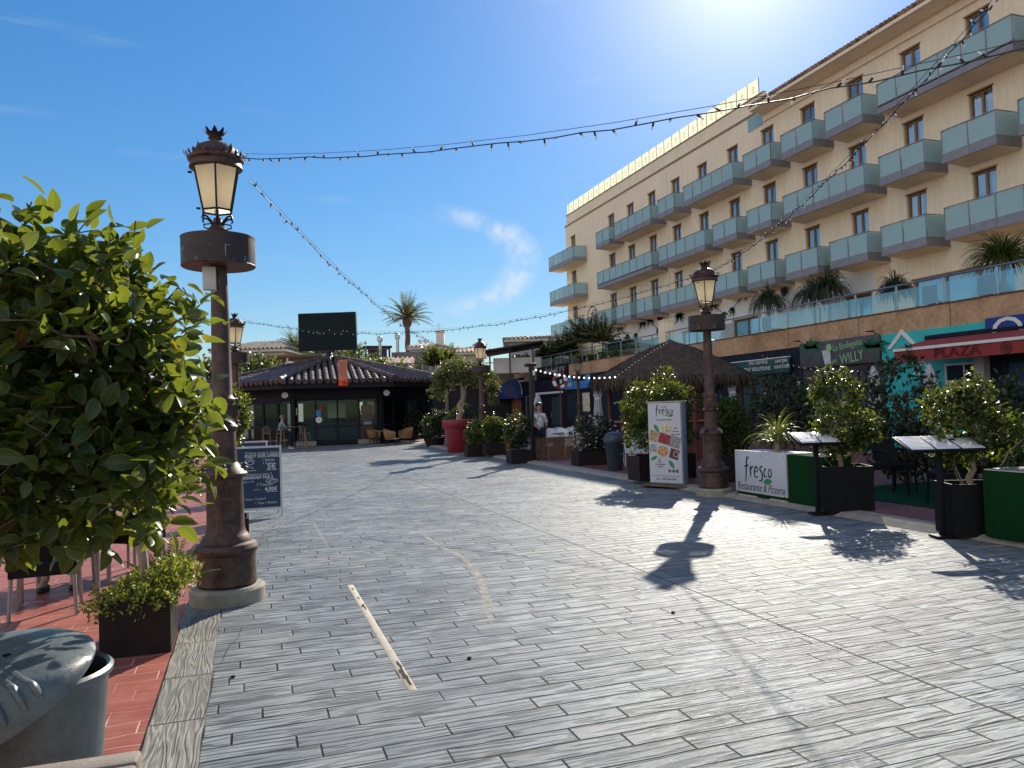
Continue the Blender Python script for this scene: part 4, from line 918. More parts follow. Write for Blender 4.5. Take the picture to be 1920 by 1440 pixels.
# ------------------------------------------------------------ hand lettered restaurant name
def smooth(pts, k=6):
    P_ = [Vector(p) for p in pts]; P_ = [P_[0] * 2 - P_[1]] + P_ + [P_[-1] * 2 - P_[-2]]; out = []
    for i in range(1, len(P_) - 2):
        a, b, c, d = P_[i - 1:i + 3]
        for j in range(k): t_ = j / k; out.append(.5 * (2 * b + (c - a) * t_ + (2 * a - 5 * b + 4 * c - d) * t_ ** 2 + (3 * b - a - 3 * c + d) * t_ ** 3))
    return out + [P_[-2]]
FRESCO = [([(.78, 1.72), (.6, 1.82), (.45, 1.5), (.36, .6), (.24, -.5)], .17), ([(.08, .92), (.4, 1.0), (.72, 1.1)], .13), ([(.95, 1.05), (1.0, .5), (1.02, .02)], .16), ([(1.02, .6), (1.17, .92), (1.42, 1.0)], .14),
 ([(1.55, .5), (1.95, .6), (2.02, .86), (1.82, 1.0), (1.6, .75), (1.58, .3), (1.8, .03), (2.12, .18)], .15), ([(2.78, 1.08), (2.5, 1.02), (2.4, .78), (2.66, .5), (2.72, .1), (2.5, -.22), (2.2, -.2)], .17),
 ([(3.3, .85), (3.12, .88), (2.97, .55), (3.05, .2), (3.36, .24)], .14), ([(3.75, .92), (3.56, .68), (3.58, .3), (3.8, .2), (3.97, .5), (3.9, .85), (3.68, .9)], .14)]
def fresco(parent, o, right, upv, h, mk, mg):
    """brush lettered name plus green leaf; o = left end of the baseline, h = x-height"""
    r = Vector(right).normalized(); u = Vector(upv).normalized(); n = r.cross(u); q = MB()
    for pts, wd in FRESCO:
        s_ = smooth([(*p, 0) for p in pts]); k = len(s_); q.ribbon([Vector(o) + r * p.x * h + u * p.y * h + n * .0015 for p in s_], [wd * h * (.55 + .6 * sin(pi * (i + .5) / k)) for i in range(k)], n)
    q.build('brush_lettering', mk, parent); leaf(parent, Vector(o) + r * 2.75 * h - u * .34 * h, r, u, 1.35 * h, .16, mg)
def leaf(parent, o, r, u, L_, ang, mg):
    r, u = Vector(r).normalized(), Vector(u).normalized(); d = r * cos(ang) + u * sin(ang); e = -r * sin(ang) + u * cos(ang); n = r.cross(u)
    top = [(i / 8, .2 * sin(pi * i / 8) ** .9) for i in range(9)]; bot = [(1 - i / 8, -.2 * sin(pi * i / 8) ** .9) for i in range(1, 8)]
    MB().prism([(x * L_, y * L_) for x, y in top + bot], (Vector(o) + n * .0005, d, e), .0012).build('green_leaf', mg, parent)

# ------------------------------------------------------------ restaurant border on the right
m_signw = M('sign_white', (.54, .54, .58), .5, 0, .06, 3, .05, streak=True)
m_chip = M('chipped_edge', (.45, .40, .33), .8, 0, .3, 12, .2)
zt = PX(1384, 845, 7.6).z; yA, yB, yC = G(1384, 934).y + .0, G(1484, 950).y, 8.86
pl = thing('planter_sign', 'long green planter box with a white painted restaurant name panel', 'planter', (7.6, yB, 0))
MB().bx(.03, .5, yC - yB, -.005, .06, zt - .01).bx(.03, .06, 0, yA - yB, .06, zt - .02).bx(.44, .5, 0, yA - yB, .06, zt - .02).bx(.06, .44, yA - yB - .06, yA - yB, .06, zt - .02).build('box', m_hedgegreen, pl)
MB().bx(.06, .44, .0, yA - yB - .06, .3, zt - .12).build('soil', m_soil, pl)
MB().rbox((.012, (yA - yB) / 2, (zt + .1) / 2 + .02), (.03, yA - yB, zt - .12), .006).bx(.0, .5, .01, yA - yB - .01, zt - .02, zt - .0).build('white_panel', m_signw, pl, True)
MB().bx(.002, .04, .02, .42, .02, .085).bx(.002, .04, .75, yA - yB - .05, .02, .085).build('skirting', m_chip, pl)
sc = .175; fresco(pl, (-.0045, yA - yB - .24, zt - .41), LW, (0, 0, 1), sc, m_text_k, m_green)
text('Restaurante & Pizzeria', .18, m_text_k, pl, (-.004, (yA - yB) / 2, .225), LW, shear=.28, off=-.002, maxw=1.18)
q = MB()
for y in (.06, .6, yA - yB - .06):
    for z in (.14, zt - .06): q.sphere((-.004, y, z), .009, 6, 4)
q.build('screw_head', m_irondark, pl)
# fountain grass / ponytail palm in it
def blades(parent, n, L_, r0_, seed, mat, c=(0, 0, 0), up0=(.6, 1.3), w_=.012, droop=1.0, name='crown'):
    rg = random.Random(seed); q = MB()
    for i in range(n):
        a = rg.random() * 2 * pi; l = L_ * rg.uniform(.6, 1.1); el = rg.uniform(*up0); p = Vector(c) + Vector((cos(a), sin(a), 0)) * r0_ * rg.random(); d = Vector((cos(a) * cos(el), sin(a) * cos(el), sin(el))); pts = [p.copy()]; st = l / 9
        for k in range(9): pts.append(pts[-1] + d * st); d = (d - Vector((0, 0, .17 * droop + .02 * k * droop))).normalized()
        q.ribbon(pts, [w_ * (1 - .85 * (k / 9) ** 1.5) for k in range(10)], Vector((-sin(a), cos(a), 0)).cross(Vector((0, 0, 1))) * .4 + Vector((rg.uniform(-.4, .4), rg.uniform(-.4, .4), .8)))
    return q.build(name, mat, parent, 'full')
pt = thing('ponytail_palm', 'small ponytail palm with thin arching yellow green blades in the white sign planter', 'plant', (7.86, (yA + yB) / 2 - .12, zt - .14))
MB().lathe([(.07, 0), (.09, .05), (.06, .12), (.035, .2), (.03, .3)], 12).build('trunk', m_palebark, pt, True); blades(pt, 170, .62, .03, 3, leaf_blade, (0, 0, .28), (.5, 1.5), .014, 1.05)
# second green box at the right edge
z2 = PX(1826, 880, 7.5).z; g2 = thing('grass_box', 'green artificial grass covered box at the right edge of the photo', 'planter', (7.5, 5, 0))
MB().rbox((.26, .0, z2 / 2 + .03), (.5, 2.6, z2 - .06), .02).build('box', m_hedgegreen, g2, True); MB().bx(.02, .5, -1.28, 1.28, z2, z2 + .012).build('top_trim', m_alu, g2)
# tall ficus in black boxes
def box_planter(parent, sx, sy, h, mat=m_planter, rim=.025):
    MB().bx(-sx / 2, sx / 2, -sy / 2, -sy / 2 + rim, 0, h).bx(-sx / 2, sx / 2, sy / 2 - rim, sy / 2, 0, h).bx(-sx / 2, -sx / 2 + rim, -sy / 2 + rim, sy / 2 - rim, 0, h).bx(sx / 2 - rim, sx / 2, -sy / 2 + rim, sy / 2 - rim, 0, h).build('planter', mat, parent)
    MB().bx(-sx / 2 + rim, sx / 2 - rim, -sy / 2 + rim, sy / 2 - rim, .05, h - .05).build('soil', m_soil, parent)
def potted(nm, label, loc, rz, size, lobes, ntips, per, ls, kind, lm, seed, tr=.03, group=None, nstem=1, wood=m_bark, planter=m_black, **k):
    t_ = thing(nm, label, 'potted plant', loc, rz, group); box_planter(t_, *size, planter)
    crown(t_, lobes, ntips, per, ls, kind, lm, wood, seed, (0, 0, size[2] - .06), tr, nstem=nstem, **k); return t_
p1 = potted('potted_ficus', 'tall shaggy ficus in a black box beside the white planter sign and left menu stand', (7.83, 8.72, .03), -.45, (.62, .55, .64),
  [((-.02, .1, 1.85), (.28, .28, .22)), ((-.25, .05, 1.62), (.22, .25, .26)), ((0, 0, 1.2), (.42, .4, .36)), ((.32, 0, 1.12), (.22, .25, .26)), ((-.1, 0, .92), (.3, .3, .22)), ((.26, .05, 1.62), (.17, .2, .15))], 420, 8, .062, 'oval', leaf_hedge, 11, .035, 'ficus bushes in black boxes', 4, m_palebark, clump=7, shell=.3, twig_r=.004, step=.12)
p2 = potted('potted_ficus', 'wide ficus in a black box at the right edge behind the brighter menu stand', (7.72, 6.62, .03), -.45, (.6, .5, .58),
  [((.02, .05, 1.3), (.44, .4, .36)), ((-.25, 0, 1.45), (.25, .25, .24)), ((.36, 0, 1.1), (.26, .3, .35)), ((.05, 0, 1.6), (.28, .28, .18)), ((-.15, 0, .95), (.32, .3, .2))], 420, 8, .062, 'oval', leaf_hedge, 12, .035, 'ficus bushes in black boxes', 4, m_palebark, clump=7, shell=.3, twig_r=.004, step=.12)
# menu stands
m_page = M('menu_page', (.78, .78, .82), .12, 0, .04, 3, 0)
def make_stand(label, loc, rz, pages):
    t_ = thing('menu_stand', label, 'menu stand', loc, rz); MB().rbox((0, .04, .02), (.2, .2, .03), .008).build('base', m_black, t_, True); MB().rbox((0, .02, .53), (.06, .06, 1.0), .008).build('post', m_black, t_, True)
    tl = .34; W_ = .28 * pages; f = MB().rbox((0, 0, 1.055), (W_ + .04, .42, .035), .006, rx=tl); f.build('tray', m_black, t_, True); q = MB()
    for i in range(pages): x = -W_ / 2 + W_ * (i + .5) / pages; q.rbox((x, -.0025, 1.077), (W_ / pages - .025, .38, .006), .002, rx=tl)
    pg = q.build('menu_page', m_page, t_, True); q = MB()
    for i in range(pages):
        x = -W_ / 2 + W_ * (i + .5) / pages
        for j in range(9): q.box((x - .02 + .02 * (j % 2), .15 - .035 * j - .0025 + 0, 1.0815 + (.15 - .035 * j) * tan(tl)), (.14 + .04 * (j % 3), .008, .002), rx=tl)
    q.build('printed_line', m_box, pg); return t_
make_stand('black menu stand with two pages beside the white planter sign', (7.40, 8.74, .0), -.32, 2)
make_stand('black menu stand with three gleaming pages near the right edge', (7.33, 6.66, .0), -.32, 3)
# poster light box on a pallet
a, b = G(1216, 914), G(1290, 918); mid = (a + b) / 2; rzb = atan2((b - a).y, (b - a).x); Wb = .74
bb = thing('poster_stand', 'tall white food poster box standing on a wooden pallet', 'sign', (mid.x + .1, mid.y + .12, 0), rzb)
MB().rbox((.0, .03, .05), (1.0, .55, .025), .004).bx(-.48, -.42, -.2, .26, .0, .037).bx(.42, .48, -.2, .26, 0, .037).build('pallet', m_bark, bb, True)
Hb = 1.56; MB().rbox((0, .0, .07 + Hb / 2), (Wb, .16, Hb), .008).build('case', M('case_grey', (.17, .20, .25), .5, 0, .15, 3, .05), bb, True)
MB().bx(-Wb / 2 + .012, Wb / 2 - .03, -.0855, -.0805, .1, .055 + Hb).build('poster', m_signw, bb); MB().rbox((0, 0, .075 + Hb), (Wb + .03, .2, .02), .005).build('top_board', m_chip, bb, True)
Fy = -.0862; X3 = lambda u: -Wb / 2 + .012 + u * (Wb - .042); Z3 = lambda v: .1 + (1 - v) * (Hb - .045); RX = (1, 0, 0); UZ = (0, 0, 1)
fresco(bb, (X3(.22), Fy, Z3(.145)), RX, UZ, .098, m_text_k, m_green); text('desde 2008', .024, m_text_k, bb, (X3(.5), Fy - .001, Z3(.05)), RX, UZ); text('Restaurante & Pizzeria', .036, m_text_k, bb, (X3(.5), Fy - .001, Z3(.212)), RX, UZ)
ph = lambda nm, c0_, c1_, sc_: M(nm, c0_, .5, 0, .7, sc_, 0, tint=c1_)
def tile(nm, u, v, wu, hv, mat, ang=-.28): MB().box((X3(u), Fy - .001, Z3(v)), (wu * Wb, .002, hv * Hb), ry=-ang).build(nm, mat, bb)
tile('food_photo', .15, .415, .25, .13, ph('photo_bowl', (.10, .04, .02), (.45, .33, .16), 22)); tile('food_photo', .49, .45, .34, .125, ph('photo_berries', (.03, .01, .025), (.36, .03, .04), 26)); tile('food_photo', .82, .49, .3, .14, ph('photo_mussels', (.012, .014, .02), (.30, .30, .28), 34)); tile('food_photo', .78, .64, .26, .12, ph('photo_dessert', (.03, .01, .015), (.12, .02, .02), 20))
o = MB().lathe([(.045, 0), (.058, 0)], 20, cap=False).build('plate_ring', m_signw, bb); o.matrix_local = Matrix.Translation((X3(.83), Fy - .004, Z3(.64))) @ Euler((pi / 2, 0, 0)).to_matrix().to_4x4()
def blob(nm, u, v, ru, rv, mat, seed, th=.004):
    rg = random.Random(seed); k = 22; MB().prism([(X3(u) + ru * Wb * cos(2 * pi * i / k) * rg.uniform(.85, 1.1), Z3(v) + rv * Hb * sin(2 * pi * i / k) * rg.uniform(.85, 1.1)) for i in range(k)], ((0, Fy, 0), (1, 0, 0), (0, 0, 1)), .003).build(nm, mat, bb)
blob('food_photo', .56, .32, .16, .06, ph('photo_pasta', (.42, .26, .10), (.62, .52, .32), 30), 1); blob('food_photo', .42, .605, .16, .065, ph('photo_prawns', (.30, .05, .02), (.55, .28, .12), 28), 2)
for u, v, a_, l in ((.33, .375, 2.15, .2), (.03, .72, .45, .17), (.77, .82, 2.2, .2)): leaf(bb, (X3(u), Fy, Z3(v)), RX, UZ, l, a_, m_green)
for s_, u, v in (('open', .84, .315), ('every day', .84, .355), ('from 12:00 h', .84, .395), ('Abierto', .13, .53), ('todos los', .13, .555), ('dias desde', .13, .58), ('las 12:00 h', .13, .605), ('Bar', .32, .71), ('Tapas', .32, .738), ('Cocina italiana', .33, .77), ('y pizzas', .33, .798)): text(s_, .036, m_text_k, bb, (X3(u), Fy - .001, Z3(v)), RX, UZ)
for i, u in enumerate((.62, .74, .85)):
    o = MB().lathe([(.001, 0), (.03, 0), (.03, .002), (.001, .002)], 18).build('round_icon', m_text_k, bb); o.matrix_local = Matrix.Translation((X3(u), Fy - .001, Z3(.85))) @ Euler((pi / 2, 0, 0)).to_matrix().to_4x4()
    text('Ofo'[i], .035, m_text_w, bb, (X3(u), Fy - .006, Z3(.85)), RX, UZ, ext=.001)
text('Reservas: ', .03, m_text_k, bb, (X3(.28), Fy - .001, Z3(.955)), RX, UZ); text('674 234 954', .058, m_text_k, bb, (X3(.6), Fy - .001, Z3(.955)), RX, UZ); MB().bx(X3(.08), X3(.95), Fy - .002, Fy - .0002, Z3(.918), Z3(.914)).build('print_rule', m_text_k, bb)
# litter bins
def make_bin(label, loc, mat, rz=0, sc=1.0, tilt=.0, lid_open=0.0):
    t_ = thing('litter_bin', label, 'litter bin', loc, rz, None, sc); b_ = MB().lathe([(.0, 0), (.17, 0), (.18, .02), (.232, .74), (.246, .755), (.25, .775), (.238, .785), (.226, .775), (.17, .04), (0, .04)], 40).build('body', mat, t_, 40)
    MB().sphere((.0, -.215, .47), .014, 8, 6).build('lock', m_alu, t_, True)
    return t_
m_bing = M('bin_grey_plastic', (.085, .105, .11), .38, 0, .15, 14, .06, tint=(.12, .14, .145))
m_bind = M('bin_dark_plastic', (.03, .045, .06), .4, 0, .15, 10, .05)
def hood(t_, mat, opening=None, wedge=0.0):
    prof = [(.262, .0), (.268, .02), (.264, .08), (.245, .15), (.20, .21), (.12, .245), (.001, .255)]; n = 44; vs = []; fs = []
    for r, z in prof:
        for j in range(n): a = 2 * pi * j / n; vs.append((r * cos(a), r * sin(a), z))
    for i in range(len(prof) - 1):
        for j in range(n):
            a = 2 * pi * (j + .5) / n
            if opening and 1 <= i <= 2 and abs((a - opening + pi) % (2 * pi) - pi) < .62: continue
            fs.append((i * n + j, i * n + (j + 1) % n, (i + 1) * n + (j + 1) % n, (i + 1) * n + j))
    return MB().add(vs, fs)
def wedge_lid(p, tilt, zc):
    """tip the dome sideways (right edge up) and flatten what rises above zc"""
    x, y, z = p; x2, z2 = x * cos(tilt) - z * sin(tilt) * .6, z * cos(tilt) + x * sin(tilt); y2 = y * (1.02 + .12 * max(0, -x / .27))
    if z2 > zc: z2 = zc + (z2 - zc) * .22; x2 *= 1.0
    return (x2, y2, z2)
b2 = G(1161, 889); bin2 = make_bin('dark plastic litter bin with domed top left of the food poster', (b2.x + .05, b2.y + .3, .0), m_bind, .4, .96)
o = hood(bin2, m_bind, opening=-.9).build('hood', m_bind, bin2, 60); o.location.z = .76
MB().lathe([(.001, .77), (.22, .77)], 24, cap=False).build('dark_inside', m_black, bin2)
# big clipped hedge shrubs behind poster and lamp
for px, dep, top, label, lob, sd in ((1238, 15.8, 700, 'big clipped shrub behind the food poster', [((-.1, 0, 1.6), (.72, .6, .5)), ((.35, 0, 1.55), (.6, .5, .42)), ((.14, 0, 2.1), (.22, .2, .22)), ((0, 0, 1.0), (.8, .6, .5)), ((-.45, 0, 1.25), (.38, .4, .38))], 21), (1366, 15.0, 755, 'clipped shrub right of the ornate lamp, behind the white planter sign', [((0, 0, 1.2), (.34, .36, .4)), ((.02, 0, .8), (.36, .36, .35))], 22)):
    v = PD(px, 790, dep); big = sd == 21
    t_ = thing('clipped_shrub', label, 'shrub', (v.x, v.y, .068), 0, 'clipped evergreen shrubs along the right pavement'); box_planter(t_, 1.3 if big else .6, .5, .5, m_planter)
    crown(t_, lob, 900 if big else 420, 8, .07, 'oval', leaf_hedge, m_bark, sd, (0, 0, .42), .04, nstem=3, shell=.55, clump=5, step=.2, upw=.6)
for px, dep, label, lob, sd, lm in ((972, 22.4, 'dark rounded shrub in a box left of the tall timber post', [((0, 0, .98), (.44, .42, .5)), ((0, 0, .75), (.42, .42, .35))], 31, leaf_dark), (1112, 20.2, 'wide dark shrub with pale flowers behind the lattice box', [((0, 0, .85), (.6, .5, .45)), ((.1, 0, .55), (.6, .5, .35))], 32, leaf_dark), (890, 26.2, 'low shrub with pale tips left of the far ornate lamp', [((0, 0, .75), (.35, .35, .45))], 33, leaf_olive), (924, 25.6, 'leafy shrub right of the far ornate lamp', [((0, 0, .85), (.36, .36, .5)), ((.15, 0, .75), (.3, .3, .35))], 34, leaf_hedge)):
    v = PD(px, 790, dep); t_ = thing('potted_shrub', label, 'potted shrub', (v.x, v.y, .068 if v.x > 7.6 else .0)); box_planter(t_, .66 if sd != 32 else 1.1, .5, .38, m_planter); crown(t_, lob, 330, 8, .075, 'oval', lm, m_bark, sd, (0, 0, .3), .025, nstem=3, shell=.5, clump=6, step=.2)
    if sd == 32:
        rg = np.random.default_rng(5); n = 90; d_ = rg.normal(size=(n, 3)); d_ /= np.linalg.norm(d_, axis=1, keepdims=True); leaves_mesh('flower', d_ * [.62, .52, .46] + [0, 0, .8], d_, rg.normal(size=(n, 3)), .07 + .02 * rg.random(n), 'oval', M('pale_flower', (.55, .42, .5), .7), t_)
# dim shrubs inside the restaurant terrace
for px, py, dep, label, r, sd in ((1905, 800, 10.5, 'dark shrub in deep shade at the right edge behind the wider ficus', (.6, .6, .7), 44), (1690, 770, 13.5, 'dark tall shrub in the shade between the two ficus boxes', (.8, .6, 1.1), 41), (1465, 760, 17.5, 'dark shrub in shade behind the white planter sign', (.95, .6, .8), 42), (1600, 770, 16.5, 'banana like plant with lit fronds behind the taller ficus', (.5, .5, .5), 43)):
    v = PD(px, py, dep); t_ = thing('terrace_shrub', label, 'shrub', (v.x, v.y, .075)); h = v.z - .07
    if sd == 43:
        t2 = leaf_palm; rg = random.Random(9); q = MB(); MB().tube([(0, 0, 0), (.02, 0, h * .7)], [.06, .04], 8).build('trunk', m_bark, t_); ps = []; ds = []; us = []; ss = []
        for i in range(9):
            a = i * 2.4; el = .5 + .5 * rg.random(); d0_ = Vector((cos(a) * cos(el), sin(a) * cos(el), sin(el))); p = Vector((0, 0, h * .7)); pts = [p.copy()]
            for k in range(8): p = p + d0_ * .13; d0_ = (d0_ - Vector((0, 0, .13))).normalized(); pts.append(p.copy())
            q.tube(pts, .008, 4)
            for k in range(2, 9):
                for sg in (-1, 1): tdir = (pts[k] - pts[k - 1]).normalized(); sd_ = tdir.cross(Vector((0, 0, 1))).normalized() * sg; ps.append(pts[k]); ds.append(sd_ * .8 + tdir * .5 - Vector((0, 0, .25))); us.append((0, 0, 1)); ss.append(.26)
        q.build('stem', m_palebark, t_); leaves_mesh('crown', ps, ds, us, ss, 'small', leaf_hedge, t_, wid=.55)
    else: crown(t_, [((0, 0, h), r), ((.1, 0, h - r[2] * .6), (r[0] * 1.1, r[1], r[2] * .6))], 430, 8, .09, 'oval', leaf_dark, m_bark, sd, (0, 0, 0), .04, shell=.4, clump=5, step=.2)
# tables and chairs on the turf
def leg4(t_, w_, d_, h, mat, r=.016, splay=.02, nm='leg', dark=None):
    for sx in (-1, 1):
        for sy in (-1, 1): MB().tube([(sx * (w_ / 2 + splay), sy * (d_ / 2 + splay), 0), (sx * w_ / 2, sy * d_ / 2, h)], r, 8).build(nm, mat, t_, True)
def make_chair(label, mats, arms=True, nm='chair', solid=True, script=None):
    sm, lm = mats; t_ = thing(nm, label, 'chair'); W_, D_ = .5, .46; leg4(t_, W_ - .06, D_ - .06, .41, lm)
    MB().rbox((0, 0, .425), (W_, D_, .05), .02).bx(-W_ / 2 + .01, W_ / 2 - .01, -D_ / 2 + .005, -D_ / 2 + .02, .34, .41).bx(-W_ / 2 + .01, W_ / 2 - .01, D_ / 2 - .02, D_ / 2 - .005, .34, .41).bx(-W_ / 2 + .005, -W_ / 2 + .02, -D_ / 2 + .02, D_ / 2 - .02, .34, .41).bx(W_ / 2 - .02, W_ / 2 - .005, -D_ / 2 + .02, D_ / 2 - .02, .34, .41).build('seat', sm, t_, True)
    vs = []; n = 12                                             # curved backrest, at +Y
    for j, (z, o, k) in enumerate(((.46, .0, .9), (.62, .04, 1.0), (.80, .085, .95), (.84, .09, .8))):
        for i in range(n + 1): u = -1 + 2 * i / n; vs.append((u * W_ / 2 * k, D_ / 2 - .02 + o - .09 * u * u, z - .03 * u * u * (j > 1)))
    m_ = len(vs); vs += [(x, y + .025, z) for x, y, z in vs]; fs = []
    for j in range(3):
        for i in range(n): a = j * (n + 1) + i; fs += [(a, a + 1, a + n + 2, a + n + 1), (m_ + a + n + 1, m_ + a + n + 2, m_ + a + 1, m_ + a)]
    for i in range(n): a = 3 * (n + 1) + i; fs += [(a, a + 1, m_ + a + 1, m_ + a), (m_ + i, m_ + i + 1, i + 1, i)]
    for j in range(3): a = j * (n + 1); fs += [(a, a + n + 1, m_ + a + n + 1, m_ + a), (a + n, m_ + a + n, m_ + a + 2 * n + 1, a + 2 * n + 1)]
    MB().add(vs, fs).build('backrest', sm, t_, 50)
    if arms:
        for s in (-1, 1): MB().tube([(s * .235, D_ / 2 - .08, .66), (s * .262, .05, .655), (s * .262, -.15, .64), (s * .245, -.19, .56), (s * .24, -.19, .43)], [.022, .024, .024, .02, .018], 8).build('armrest', sm, t_, True)
    if script: text(script, .09, m_text_w, t_, (0, D_ / 2 + .072, .68), (-1, 0, 0), (0, .3, 1), name='lettering')
    return t_
def make_table(label, w_, d_, h, top, leg, nm='table', round_=False):
    t_ = thing(nm, label, 'table')
    if round_: MB().lathe([(.001, h - .025), (w_ / 2, h - .025), (w_ / 2 + .006, h - .01), (w_ / 2, h), (.001, h)], 32).build('tabletop', top, t_, True)
    else: MB().rbox((0, 0, h - .015), (w_, d_, .03), .008).build('tabletop', top, t_, True)
    k = .66 if round_ else 1; leg4(t_, (w_ - .12) * k, (d_ - .12) * k, h - .03, leg, .02, .0); return t_
tb = make_table('dark table with glasses of light on the green turf between the two ficus boxes', .75, .75, .73, m_black, m_black); v = G(1715, 958, .078); tb.location = (9.9, 9.0, .078)
for x, y, rz, lab in ((9.3, 8.3, 2.6, 'dark chair nearest the gap between the ficus boxes'), (10.6, 8.6, -1.2, 'dark chair right of the table on the green turf'), (9.9, 9.9, 0, 'dark chair behind the table on the green turf')):
    o = make_chair(lab, (m_black, m_black)) if lab.startswith('dark chair nearest') else copy_tree(dch, label=lab); dch = o if lab.startswith('dark chair nearest') else dch; o.location = (x, y, .078); o.rotation_euler[2] = rz; o['group'] = 'dark chairs on the turf'
# lattice box, tall post, white chairs, woman behind
a, b = G(1005, 866), G(1082, 862); lt = thing('lattice_box', 'low wooden box fence with diagonal lattice in front of the white chairs', 'planter', ((a + b) / 2).to_tuple(), atan2((b - a).y, (b - a).x)); Lw = (b - a).length; hl = .66; q = MB()
for x in (-Lw / 2, Lw / 2 - .05): q.bx(x, x + .05, 0, .05, 0, hl)
q.bx(-Lw / 2, Lw / 2, -.003, .053, hl, hl + .04).bx(-Lw / 2 + .05, Lw / 2 - .05, .005, .045, 0, .06); q.bx(-Lw / 2, -Lw / 2 + .04, .05, .5, 0, hl).bx(Lw / 2 - .04, Lw / 2, .05, .5, 0, hl).build('frame', M('lattice_frame', (.13, .07, .05), .7, 0, .3, 6, .1), lt); q = MB(); s_ = .075; n = int(Lw / s_)
for sg in (1, -1):
    for i in range(-9, n + 1):
        x0 = -Lw / 2 + .05 + i * s_; x1 = x0 + (hl - .06); za, zb_ = .06, hl; xl, xr = -Lw / 2 + .05, Lw / 2 - .05
        if x0 < xl: za += xl - x0; x0 = xl
        if x1 > xr: zb_ -= x1 - xr; x1 = xr
        if x1 - x0 > .02: zz = (za, zb_) if sg > 0 else (hl + .06 - za, hl + .06 - zb_); q.tube([(x0, .025 + .006 * sg, zz[0]), (x1, .025 + .006 * sg, zz[1])], .011, 4)
q.build('lattice', M('lattice_timber', (.26, .15, .10), .7, 0, .3, 8, .1), lt)
MB().bx(-Lw / 2 + .04, Lw / 2 - .04, .42, .46, 0, hl - .02).build('back_board', m_darkwood, lt)
v = G(1000, 866); tp = thing('timber_post', 'tall thin timber post with a small box lamp at its top', 'post', (v.x, v.y, 0)); MB().rbox((0, 0, 1.4), (.1, .1, 2.8), .01).build('post', m_darkwood, tp, True); MB().rbox((-.02, -.05, 2.86), (.3, .26, .1), .02).build('post_lamp', m_irondark, tp, True); MB().rbox((.07, -.08, 2.62), (.06, .06, .14), .01).build('junction_box', m_white, tp, True)
wch = None
for px, py, rz, lab in ((1028, 822, .4, 'white chair just behind the lattice box, left of three'), (1052, 818, -.3, 'white chair just behind the lattice box, middle of three'), (1072, 822, 2.8, 'white chair just behind the lattice box, right of three'), (1036, 806, .2, 'white chair in the far row behind the lattice, leftmost'), (1056, 803, .3, 'white chair in the far row behind the lattice, centre'), (1074, 804, -.2, 'white chair in the far row behind the lattice, rightmost'), (934, 812, .6, 'white chair between the far lamp and the dark rounded shrub'), (1192, 832, 2.9, 'white chair beside the dark litter bin'), (1206, 826, -.5, 'white chair half hidden by the food poster')):
    d_ = {822: 23.5, 818: 24.2, 806: 25.4, 803: 26, 804: 25.6, 812: 27, 832: 19, 826: 19.6}[py]; v = PD(px, 800, d_)
    if wch is None: wch = make_chair(lab, (m_whiteplas, m_whiteplas)); o = wch
    else: o = copy_tree(wch, label=lab)
    o.location = (v.x, v.y, .068); o.rotation_euler[2] = rz; o['group'] = 'white plastic chairs'
for px, d_, lab in ((1045, 24.6, 'white table among the white chairs behind the lattice'), (941, 27.6, 'small white table left of the dark rounded shrub'), (1200, 20.2, 'white table with napkin box behind the litter bin')):
    v = PD(px, 800, d_); o = make_table(lab, .8, .8, .74, m_whiteplas, m_whiteplas); o.location = (v.x, v.y, .068)
sf = G(935, 858); low = tag(MB().box((sf.x + .5, sf.y + 1.5, .32), (.9, .12, .5), 0, taper=.98).box((sf.x + .5, sf.y + 1.5, .6), (.95, .16, .05)).build('low_fence', m_orange), 'low brown timber fence between the far lamp and the dark rounded shrub', 'fence')
# big red pot with tree
v = G(858, 849); rp = thing('potted_tree', 'olive like tree in a giant dark red flowerpot', 'potted tree', (v.x + .15, v.y + .42, 0)); m_pot = M('red_pot', (.20, .008, .018), .4, 0, .1, 3, .03)
MB().lathe([(0, 0), (.40, 0), (.41, .02), (.53, .93), (.585, .935), (.60, .96), (.61, 1.2), (.60, 1.225), (.55, 1.225), (.53, 1.1), (0, 1.1)], 48).build('pot', m_pot, rp, 35)
crown(rp, [((.05, 0, 3.1), (1.0, .8, .52)), ((.5, 0, 2.9), (.8, .7, .46)), ((-.5, 0, 2.75), (.55, .5, .4)), ((1.25, .1, 2.6), (.55, .45, .5)), ((1.4, 0, 2.1), (.32, .3, .42)), ((-.7, .1, 2.3), (.38, .4, .38))], 720, 10, .085, 'oval', leaf_olive, m_palebark, 51, (0, 0, 1.05), .1, shell=.35, clump=4, step=.25, twig_r=.008)
o2 = thing('leafy_bush', 'leafy evergreen climbing in shade right of the tiled pavilion', 'bush', (8.6, 31.5, 0)); crown(o2, [((0, 0, 1.1), (.8, .7, .8)), ((-.3, 0, .6), (.7, .6, .5))], 330, 8, .11, 'oval', leaf_dark, m_bark, 52, (0, 0, 0), .05, nstem=3, shell=.4, clump=4, step=.3)
